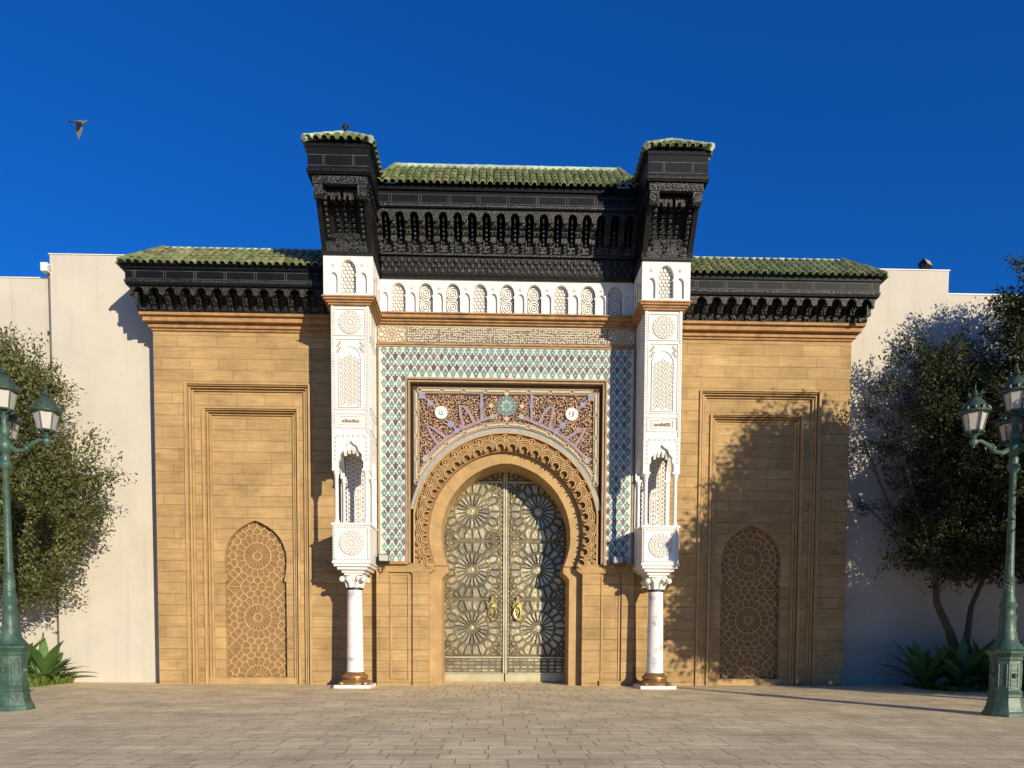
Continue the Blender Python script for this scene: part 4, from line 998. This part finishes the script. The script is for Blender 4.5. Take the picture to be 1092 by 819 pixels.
# ------------------------------------------------------------------ planting beds
def bed(x0, x1, y0, y1, name):
    mb = MB(); nx, ny = 24, 8; vs = []
    for i in range(nx+1):
        for j in range(ny+1):
            e = min(i, nx-i, j*2, 4)/4
            vs.append((x0+(x1-x0)*i/nx, y0+(y1-y0)*j/ny+(random.uniform(-.12, .12) if j == 0 else 0), -.01+min(1, e)*random.uniform(.05, .13)))
    mb.add(vs, [(i*(ny+1)+j, (i+1)*(ny+1)+j, (i+1)*(ny+1)+j+1, i*(ny+1)+j+1) for i in range(nx) for j in range(ny)], SOIL)
    return struct(build(name, mb, smooth=True))
bed(-30, -13.05, -1.3, .7, 'soil_bed'); bed(11.9, 34, -2.2, .72, 'soil_bed')
def grass(x0, x1, y0, y1, n, name, h=.22):
    P = rng.uniform([x0, y0], [x1, y1], (n, 2)); mb = MB()
    for x, y in P:
        a = random.uniform(0, 2*PI); hh = h*random.uniform(.4, 1.2); w2 = .012; lx, ly = random.uniform(-.08, .08), random.uniform(-.08, .08)
        ca, sa = math.cos(a)*w2, math.sin(a)*w2
        mb.add([(x-ca, y-sa, .0), (x+ca, y+sa, .0), (x+lx+ca*.6, y+ly+sa*.6, hh*.6+.05), (x+lx*2, y+ly*2, hh+.05)], [(0, 1, 2), (0, 2, 3)], GRASS)
    o = build(name, mb); o['kind'] = 'stuff'; return o
grass(-17, -13.05, -1.35, .5, 5200, 'grass', .30); grass(12.2, 20, -2.2, .3, 2500, 'grass', .12)

# ------------------------------------------------------------------ trees
def leaf_mesh(name, blobs, n, size, m, parent, seed=1, aspect=.42):
    r = np.random.default_rng(seed)
    B = np.array([b[:6] for b in blobs]); wt = np.array([b[6] if len(b) > 6 else 1.0 for b in blobs]); vol = B[:, 3]*B[:, 4]*B[:, 5]; pr = vol**.95*wt; pr /= pr.sum()
    k = r.choice(len(B), n, p=pr)
    d = r.normal(size=(n, 3)); d /= np.linalg.norm(d, axis=1)[:, None]
    rad = r.random(n)**.45
    # ragged edge: twig clusters
    nc = max(8, n//58); cid = r.integers(0, nc, n)
    cd = r.normal(size=(nc, 3)); cd /= np.linalg.norm(cd, axis=1)[:, None]; crad = r.random(nc)**.40*1.06; ck = r.choice(len(B), nc, p=pr)
    cpos = B[ck, :3]+cd*crad[:, None]*B[ck, 3:6]
    tw = cd*.6+r.normal(size=(nc, 3))*.45+np.array([0, 0, .35]); tw /= np.linalg.norm(tw, axis=1)[:, None]
    t = r.random(n); pos = cpos[cid]+tw[cid]*((t-.3)*size*6.5)[:, None]+r.normal(size=(n, 3))*size*.9
    ax = tw[cid]+r.normal(size=(n, 3))*.65; ax /= np.linalg.norm(ax, axis=1)[:, None]
    o2 = r.normal(size=(n, 3)); sd = np.cross(ax, o2); sd /= np.linalg.norm(sd, axis=1)[:, None]
    L = (size*r.uniform(.6, 1.25, n))[:, None]
    nrm = np.cross(ax, sd)
    v = np.stack([pos-ax*L*.5, pos+sd*L*aspect*.5+nrm*L*.08, pos+ax*L*.5, pos-sd*L*aspect*.5+nrm*L*.08], 1).reshape(-1, 3)
    me = bpy.data.meshes.new(name); me.vertices.add(4*n); me.vertices.foreach_set('co', v.ravel())
    me.loops.add(4*n); me.loops.foreach_set('vertex_index', np.arange(4*n)); me.polygons.add(n)
    me.polygons.foreach_set('loop_start', np.arange(n)*4); me.polygons.foreach_set('loop_total', np.full(n, 4))
    me.materials.append(m); me.update(); me.validate()
    o = bpy.data.objects.new(name, me); COL.objects.link(o); o.parent = parent; return o, cpos
def tree(loc, label, blobs, nleaf, lm, trunks, group=None, size=.11, seed=1):
    """blobs relative to loc: x,y,z,rx,ry,rz ; trunks: list of base->fork polylines"""
    t = thing('tree', loc, label, 'tree', group)
    _, cpos = leaf_mesh('crown', blobs, nleaf, size, lm, t, seed)
    tk = MB(); rr = random.Random(seed); ends = []
    for path, r0 in trunks:
        n = len(path); tk.tube(path, [r0*(1-.5*i/(n-1)) for i in range(n)], BARK, 9); ends.append((Vector(path[-1]), r0*.5))
    build('trunk', tk, t, smooth=True)
    lb = MB(); hubs = list(ends)
    for b in blobs:
        e = min(ends, key=lambda q: (q[0]-Vector(b[:3])).length); c = Vector(b[:3])
        mid = (e[0]+c)/2+Vector((rr.uniform(-.3, .3), rr.uniform(-.3, .3), rr.uniform(0, .3)))
        lb.tube([e[0], mid, c], [e[1]*.75, e[1]*.5, e[1]*.3], BARK, 6); hubs.append((c, e[1]*.3)); hubs.append((mid, e[1]*.5))
    for q in range(min(len(cpos), 260)):
        c = Vector(cpos[rr.randrange(len(cpos))]); h = min(hubs, key=lambda q: (q[0]-c).length)
        mid = (h[0]+c)/2+Vector((rr.uniform(-.12, .12), rr.uniform(-.12, .12), rr.uniform(-.05, .15)))
        lb.tube([h[0], mid, c], [.028, .016, .007], BARK, 4)
    build('branches', lb, t)
    return t
# left olive tree: crown from about 1.9 m to 10.2 m
tree((-14.2, -1.2, 0), 'bushy olive tree with sunlit crown behind the left street lamp', [
    (0.3, 0, 8.3, 1.3, 1.1, 1.2), (-1.2, 0, 8.9, 1.5, 1.2, 1.3), (1.4, 0, 7.6, .75, .7, .8), (.4, .1, 6.9, 1.2, 1.1, 1.0), (2.2, -.1, 6.1, .85, .7, .8), (3.05, 0, 5.9, .45, .5, .55), (1.7, 0, 5.0, 1.25, 1.1, 1.1),
    (.2, 0, 5.2, 1.7, 1.3, 1.4), (1.2, -.1, 3.9, 1.2, 1.1, 1.0), (-.2, 0, 3.4, 1.5, 1.2, 1.0), (.9, .1, 2.75, .9, .9, .6), (-1.6, 0, 6.0, 1.6, 1.3, 2.2), (-1.6, .2, 3.4, 1.5, 1.2, 1.2), (-3.2, .2, 6.5, 1.6, 1.2, 2.6), (2.4, 0, 4.9, .5, .5, .5), (2.15, 0, 7.0, .3, .3, .5)],
    120000, LEAF, [([(-.9, .2, 0), (-.8, .1, 1.2), (-.9, 0, 2.6), (-.6, 0, 4.0)], .2), ([(-1.3, .3, 0), (-1.6, .2, 1.6), (-1.8, .2, 3.2)], .15)], size=.115, seed=3)
# right trees
tree((12.95, -.75, 0), 'dark leafy tree on a forked trunk left of the right street lamp', [
    (-1.0, 0, 9.6, .55, .5, .45, .7), (-.1, 0, 9.1, .95, .8, .7, .8), (-1.7, .1, 8.8, .45, .4, .35, .35), (-2.1, .1, 8.0, .45, .4, .3, .35), (.9, .1, 8.2, .9, .8, .8), (-.4, 0, 8.2, .95, .8, .7, .8), (-1.3, 0, 7.1, .65, .6, .45, .35), (.7, 0, 7.0, 1.3, 1.0, 1.0), (-.35, 0, 6.2, .95, .8, .7, .8), (-1.9, .1, 6.1, .5, .4, .3, .3),
    (-1.5, .1, 5.0, .6, .5, .35, .35), (-.1, 0, 4.9, 1.2, .9, .85), (1.1, 0, 5.5, 1.5, 1.0, 1.2), (-1.3, .1, 3.9, .6, .5, .3, .4), (.1, 0, 3.8, 1.1, .9, .55), (1.6, .1, 4.1, 1.2, .9, .9), (-2.5, .2, 7.2, .3, .3, .22, .35), (-2.4, .1, 5.3, .35, .35, .2, .35), (.2, 0, 9.9, .4, .4, .3, .6)],
    76000, LEAFD, [([(.45, 0, 0), (.40, 0, .9), (.2, 0, 1.5), (-.30, 0, 2.5), (-.4, 0, 3.6)], .15), ([(.45, 0, .8), (.65, 0, 1.6), (.8, .1, 2.4), (1.2, .1, 3.4)], .11)], size=.115, seed=5)
tree((15.4, -1.8, 0), 'tall dark tree at the right edge behind the right street lamp', [
    (-.4, 0, 10.7, 1.2, 1.1, 1.2), (.8, 0, 11.0, 1.3, 1.1, 1.3), (-1.3, 0, 10.2, .6, .6, .6), (-.7, 0, 9.0, 1.1, 1.0, 1.0), (.6, 0, 9.0, 1.7, 1.4, 1.5), (-1.1, 0, 7.6, 1.3, 1.0, 1.1), (.4, 0, 7.3, 1.7, 1.4, 1.4), (-.9, 0, 5.8, 1.4, 1.1, 1.2), (.8, 0, 5.8, 1.7, 1.4, 1.5), (-.5, 0, 4.2, 1.6, 1.1, .9), (1.2, 0, 4.0, 1.5, 1.2, 1.0)],
    120000, LEAFD, [([(-.2, 0, 0), (-.3, 0, 1.5), (.0, 0, 3.4), (.1, 0, 5.0)], .2), ([(.3, .1, 0), (.7, .1, 1.8), (.9, .1, 3.6)], .13)], size=.12, seed=8)
# trees of the same row standing nearer the viewer, right of the frame; they shade the right part of the wall
NEAR = [((14.3, -9.0, 0), 'dark tree nearest the gate in the row beside the square', 1.0, 1.0), ((19.3, -9.6, 0), 'dark tree second from the gate in the row beside the square', 1.1, 1.0), ((23.2, -10.5, 0), 'dark tree farthest right in the row beside the square', 1.3, 1.22)]
for i, (l_, lab, k, kz) in enumerate(NEAR):
    lo = [(-.9, 0, 3.9, 1.6, 1.3, .6), (.6, 0, 3.8, 1.6, 1.3, .5)] + ([(0, 0, 2.2, 2.0, 1.3, .9)] if i else [])
    bl = [(-1.9, 0, 6.2, 1.1, 1.0, .9), (-2.6, .2, 4.0, .9, .9, .5), (-.3, 1.4, 5.6, 1.8, 1.0, 1.4), (-.3, 1.4, 4.1, 2.0, 1.0, .8), (.5, -1.3, 4.7, 1.8, 1.0, 1.4), (.4, 1.3, 7.6, 1.4, 1.0, 1.2), (.3, 0, 9.3, 1.2, 1.2, 1.1), (.1, 0, 8.3, 1.5, 1.4, 1.2), (-.8, 0, 7.3, 1.3, 1.3, 1.1), (1.1, 0, 7.6, 1.4, 1.3, 1.3), (0, 0, 6.4, 2.0, 1.7, 1.3), (-1.5, 0, 5.4, 1.4, 1.3, 1.0), (1.2, 0, 5.6, 1.6, 1.4, 1.3), (-.5, 0, 4.4, 2.2, 1.6, 1.0), (1.5, .2, 9.2, .8, .8, .8), (-2.2, 0, 4.2, 1.0, 1.0, .8)] + lo
    if i == 1: bl = [b for b in bl if not (b[0] < 1.05 and b[2] > 5.0)]+[(-2.6, 0, 3.9, 1.6, 1.3, 1.2), (-1.4, 0, 4.2, 1.5, 1.3, 1.2), (-2.6, .3, 2.2, 1.5, 1.2, .8)]
    if i == 0: bl = [b for b in bl if not (b[0] > 1.0 and b[2] > 5.0)]
    tree(l_, lab, [(b[0]*k, b[1]*k, b[2]*kz, b[3]*k, b[4]*k, b[5]*kz) for b in bl], (110000 if i == 0 else 60000), LEAFD, [([(0, 0, 0), (.1, 0, 1.6), (-.1, 0, 3.4), (0, 0, 5)], .2)], 'trees in the row beside the square', size=.21, seed=20+i)

# ------------------------------------------------------------------ broad leaved plants
def plant(loc, n, L_, label, group, m=AGAVE, seed=1, w_=.14, lean=1.0):
    rr = random.Random(seed); t = thing('broad_leaved_plant', loc, label, 'plant', group)
    mb = MB()
    for i in range(n):
        a = rr.uniform(0, 2*PI); el_ = rr.uniform(.35, 1.35); ll = L_*rr.uniform(.6, 1.1); w2 = w_*rr.uniform(.7, 1.2)
        base = Vector((rr.uniform(-.12, .12), rr.uniform(-.12, .12), .02)); pts = []; d = Vector((math.cos(a)*math.cos(el_), math.sin(a)*math.cos(el_), math.sin(el_))); p = base.copy()
        for k in range(7):
            pts.append(p.copy()); p = p+d*ll/6; d = (d+Vector((math.cos(a)*.03, math.sin(a)*.03, -.11*lean))).normalized()
        sdv = Vector((-math.sin(a), math.cos(a), 0)); ws = [.25, .30, .75, 1, .9, .55, .04]
        vs = []
        for k, q in enumerate(pts):
            vs += [q-sdv*w2*ws[k]+Vector((0, 0, .25*w2*ws[k])), q, q+sdv*w2*ws[k]+Vector((0, 0, .25*w2*ws[k]))]
        fs = []
        for k in range(6): fs += [(3*k, 3*k+1, 3*k+4, 3*k+3), (3*k+1, 3*k+2, 3*k+5, 3*k+4)]
        mb.add(vs, fs, m)
    build('leaves', mb, t, smooth=True)
    st = MB(); st.lathe([(.10, 0), (.08, .15), (.03, .35)], (0, 0, 0), BARK, 8); build('stem', st, t)
    return t
gL = 'broad leaved plants in the left bed'
for i, (x, y, n, L_, lab) in enumerate(((-13.5, -.3, 46, 1.45, 'sunlit broad leaved plant against the cream wall, nearest the drainpipe'), (-14.2, -.6, 40, 1.55, 'tall broad leaved plant close behind the left lamp post'), (-15.2, -.7, 30, 1.5, 'broad leaved plant at the left edge of the bed'))):
    plant((x, y, .05), n, L_, lab, gL, seed=i+2)
gR = 'broad leaved plants in the right bed'
for i, (x, y, n, L_, lab) in enumerate(((12.2, -1.1, 40, 1.6, 'shaded broad leaved plant at the left end of the right bed'), (13.0, -1.5, 44, 1.8, 'shaded broad leaved plant at the foot of the forked trunk'), (13.9, -1.2, 44, 1.8, 'shaded broad leaved plant just left of the right lamp post'), (14.9, -1.6, 44, 1.8, 'shaded broad leaved plant just right of the right lamp post'), (15.9, -1.3, 40, 1.8, 'shaded broad leaved plant at the right edge of the picture'))):
    plant((x, y, .05), n, L_, lab, gR, seed=i+12)

# ------------------------------------------------------------------ street lamps
def lantern(c, k=1.0):
    """returns (roof, glass, frame) MBs; c = bottom point of lantern stem cup"""
    x, y, z = c; H = []
    fr = MB(); gl = MB(); ro = MB()
    fr.lathe([(.03*k, 0), (.07*k, .03), (.05*k, .07), (.09*k, .11)], c, GRN, 10)
    for q in range(6):
        a = q*PI/3+PI/6
        fr.tube([(x+.05*k*math.cos(a), y+.05*k*math.sin(a), z+.09), (x+.16*k*math.cos(a), y+.16*k*math.sin(a), z+.10*k+.02), (x+.185*k*math.cos(a), y+.185*k*math.sin(a), z+.20*k)], .013, GRN, 5)
        fr.tube([(x+.185*k*math.cos(a), y+.185*k*math.sin(a), z+.20*k), (x+.275*k*math.cos(a), y+.275*k*math.sin(a), z+.62*k)], .014, GRND, 5)
        fr.ball((x+.20*k*math.cos(a), y+.20*k*math.sin(a), z+.17*k), .03, GRND, 6, 4)
    fr.lathe([(.19*k, .18*k), (.205*k, .20*k), (.19*k, .22*k)], c, GRND, 6, PI/6)
    gl.lathe([(.172*k, .205*k), (.258*k, .62*k)], c, GLASS, 6, PI/6)
    ro.lathe([(.27*k, .61*k), (.335*k, .635*k), (.345*k, .67*k), (.30*k, .70*k), (.285*k, .76*k), (.20*k, .90*k), (.10*k, 1.0*k), (.06*k, 1.03*k), (.10*k, 1.06*k), (.09*k, 1.09*k), (.04*k, 1.11*k), (.05*k, 1.15*k), (.015*k, 1.19*k), (.012*k, 1.30*k), (.002, 1.34*k)], c, GRND, 12)
    for q in range(12):
        a = q*PI/6; ro.ball((x+.31*k*math.cos(a), y+.31*k*math.sin(a), z+.72*k), .042*k, GRND, 6, 4, (1, 1, 1.3))
    for q in range(6):
        a = q*PI/3; ro.tube([(x+.11*k*math.cos(a), y+.11*k*math.sin(a), z+1.0*k), (x+.17*k*math.cos(a), y+.17*k*math.sin(a), z+1.05*k), (x+.13*k*math.cos(a), y+.13*k*math.sin(a), z+1.10*k)], .012, GRND, 5)
    return ro, gl, fr
def street_lamp(loc, label, rz, first=None):
    t = thing('street_lamp', loc, label, 'street lamp', 'green lamps of the square', rz)
    b = MB(); o8 = PI/8
    b.lathe([(.37, 0), (.37, .07), (.345, .10), (.31, .20), (.285, .32), (.275, .36), (.29, .38), (.275, .42), (.29, .46), (.262, .50), (.262, 1.06), (.285, 1.09), (.265, 1.13), (.30, 1.17), (.345, 1.21), (.35, 1.25), (.29, 1.28)], (0, 0, 0), GRN, 8, o8)
    for q in range(8):
        a = q*PI/4; r_ = .262*math.cos(PI/8)+.004
        u = Vector((-math.sin(a), math.cos(a), 0)); n_ = Vector((math.cos(a), math.sin(a), 0)); c = n_*r_
        for (p0, p1) in (((-.065, .56), (.065, .56)), ((.065, .56), (.065, 1.0)), ((.065, 1.0), (-.065, 1.0)), ((-.065, 1.0), (-.065, .56))):
            b.tube([c+u*p0[0]+Vector((0, 0, p0[1])), c+u*p1[0]+Vector((0, 0, p1[1]))], .008, GRN, 4)
        if q % 2 == 0: b.ball(c+Vector((0, 0, .78)), .05, GRN, 8, 5)
    build('base', b, t)
    p = MB()
    p.lathe([(.29, 1.28), (.25, 1.34), (.19, 1.42), (.165, 1.50), (.165, 1.56), (.145, 1.60), (.135, 1.85), (.15, 1.90), (.125, 1.95), (.12, 2.05), (.145, 2.10), (.15, 2.14), (.12, 2.18), (.12, 2.22), (.10, 2.28), (.085, 2.60), (.10, 2.64), (.08, 2.68), (.072, 3.0), (.052, 4.62), (.075, 4.65), (.10, 4.68), (.105, 4.76), (.075, 4.80), (.085, 4.88), (.06, 4.94), (.10, 4.99), (.135, 5.06), (.13, 5.14), (.08, 5.20), (.06, 5.26), (.09, 5.30), (.095, 5.36), (.06, 5.48), (.05, 5.62), (.075, 5.66), (.05, 5.70)], (0, 0, 0), GRN, 18)
    for k in range(9):
        for j in range(6):
            a = j*PI/3+k*.6; p.ball((.088*math.cos(a), .088*math.sin(a), 2.3+k*.035), .018, GRN, 5, 3)
    build('pole', p, t, smooth=True)
    def lan(c, k, parent):
        ro, gl, fr = lantern(c, k); o = build('lantern', fr, parent); build('lantern_roof', ro, o, smooth=True); build('glass', gl, o); return o
    lan((0, 0, 5.62), .80, t)
    for q in range(3):
        a = q*2*PI/3; ca, sa = math.cos(a), math.sin(a); P = lambda r, z: (r*ca, r*sa, z)
        am = MB(); am.tube([P(.08, 5.08), P(.22, 5.0), P(.36, 5.02), P(.5, 5.14), P(.64, 5.22), P(.78, 5.20)], [.055, .045, .04, .04, .032, .035], GRN, 8)
        am.tube([P(.42, 5.02), P(.36, 5.10), P(.42, 5.16), P(.48, 5.13)], .018, GRN, 5); am.ball(P(.78, 5.20), .075, GRN, 9, 6); am.ball(P(.4, 5.05), .055, GRN, 8, 5); am.ball(P(.78, 5.11), .03, GRN, 6, 4)
        build('arm', am, t, smooth=True)
        lan(P(.78, 5.24), .78, t)
    return t
street_lamp((-9.76, -7.3, 0), 'green cast iron street lamp at the left edge in front of the olive tree', 0.02)
street_lamp((9.50, -8.0, 0), 'green cast iron street lamp at the right edge in front of dark trees', PI-.02)

# ------------------------------------------------------------------ floodlights, birds
def flood(loc, label, rz, tilt, group, post=.35, head=GRND):
    t = thing('floodlight', loc, label, 'floodlight', group, rz)
    h = MB(); h.box(-.16, .16, -.10, .10, -.10, .13, head); h.box(-.13, .13, -.115, -.10, -.08, .10, GLASS)
    for k in range(5): h.box(-.15+.06*k, -.13+.06*k, .10, .13, -.08, .11, head)
    Mx = Matrix.Rotation(tilt, 4, 'X'); h.xf(lambda p: tuple(Mx @ Vector(p))); build('lamp_head', h, t)
    b = MB(); b.tube([(-.18, 0, 0), (-.18, .0, -.16), (.18, 0, -.16), (.18, 0, 0)], .014, head, 5); b.tube([(0, 0, -.16), (0, .25, -post)], .02, head, 6); build('bracket', b, t)
    return t
flood((-3.55, -.62, 3.66), 'small dark floodlight at the foot of the tile panel, beside the left pillar', .3, -.35, 'floodlights on the gate', head=DARK)
flood((3.28, -.62, 3.66), 'small pale floodlight at the foot of the tile panel, beside the right pillar', -.2, -.35, 'floodlights on the gate', head=PIPEM)
fl = flood((12.95, .85, 12.98), 'dark floodlight on top of the cream wall right of the gate', .5, -.5, None, .2, head=DARK)

def bird(loc, label, rz, flying, scale=1.0):
    t = thing('pigeon', loc, label, 'bird', None, rz); k = scale
    b = MB()   # one continuous lathe body along x from tail to beak
    prof = [(.004, -.17), (.022, -.14), (.03, -.10), (.055, -.05), (.068, .02), (.06, .08), (.038, .12), (.034, .14), (.036, .165), (.026, .185), (.008, .195), (.006, .205), (.001, .225)]
    b.lathe(prof, (0, 0, 0), FEA, 12); b.xf(lambda p: (p[2]*k, p[1]*k, (p[0] + (max(0, p[2]-.08)*.8) - (0 if flying else p[2]*-.35))*k))
    body = build('body', b, t, smooth=True)
    tl = MB(); tl.add([(-.13*k, -.02*k, 0), (-.13*k, .02*k, 0), (-.27*k, .05*k, -.01*k), (-.27*k, -.05*k, -.01*k), (-.13*k, -.02*k, .012*k), (-.13*k, .02*k, .012*k), (-.27*k, .05*k, -.004*k), (-.27*k, -.05*k, -.004*k)], [(0, 1, 2, 3), (4, 7, 6, 5), (0, 3, 7, 4), (1, 5, 6, 2), (2, 6, 7, 3)], FEAD)
    if not flying: tl.xf(lambda p: (p[0], p[1], p[2]+p[0]*.35))
    build('tail', tl, t)
    if flying:
        for s, dn in ((-1, -.55), (1, -1.15)):
            wv = MB(); P = [(.09, .04, .03), (.06, .16, .0), (-.01, .30, 0), (-.08, .42, 0), (-.11, .30, 0), (-.12, .16, 0), (-.08, .04, .02)]
            vs = []
            for th in (.0, .012):
                for (x, y, z) in P: vs.append((x*k, s*y*math.cos(dn)*k, (z+y*math.sin(dn)+th)*k))
            n = len(P); wv.add(vs, [tuple(range(n)), tuple(range(2*n-1, n-1, -1))]+[(i, (i+1) % n, n+(i+1) % n, n+i) for i in range(n)], FEA if s > 0 else FEAD)
            build('wing', wv, t)
    else:
        for s in (-1, 1):
            wv = MB(); wv.ball((-.03*k, s*.05*k, .01*k), .08*k, FEAD, 8, 6, (1.4, .3, .6)); build('wing', wv, t, smooth=True)
        lg = MB()
        for s in (-1, 1): lg.tube([(0, s*.02*k, -.04*k), (.01*k, s*.02*k, -.12*k)], .006*k, MAROON, 5)
        build('legs', lg, t)
    return t
bird((-7.82, -8.0, 10.65), 'grey pigeon in flight with wings down against the blue sky at upper left', .25, True, .62)
bird((-4.25, -2.2, 14.62), 'small dark pigeon perched on the green roof of the left tower', 2.2, False, .95)
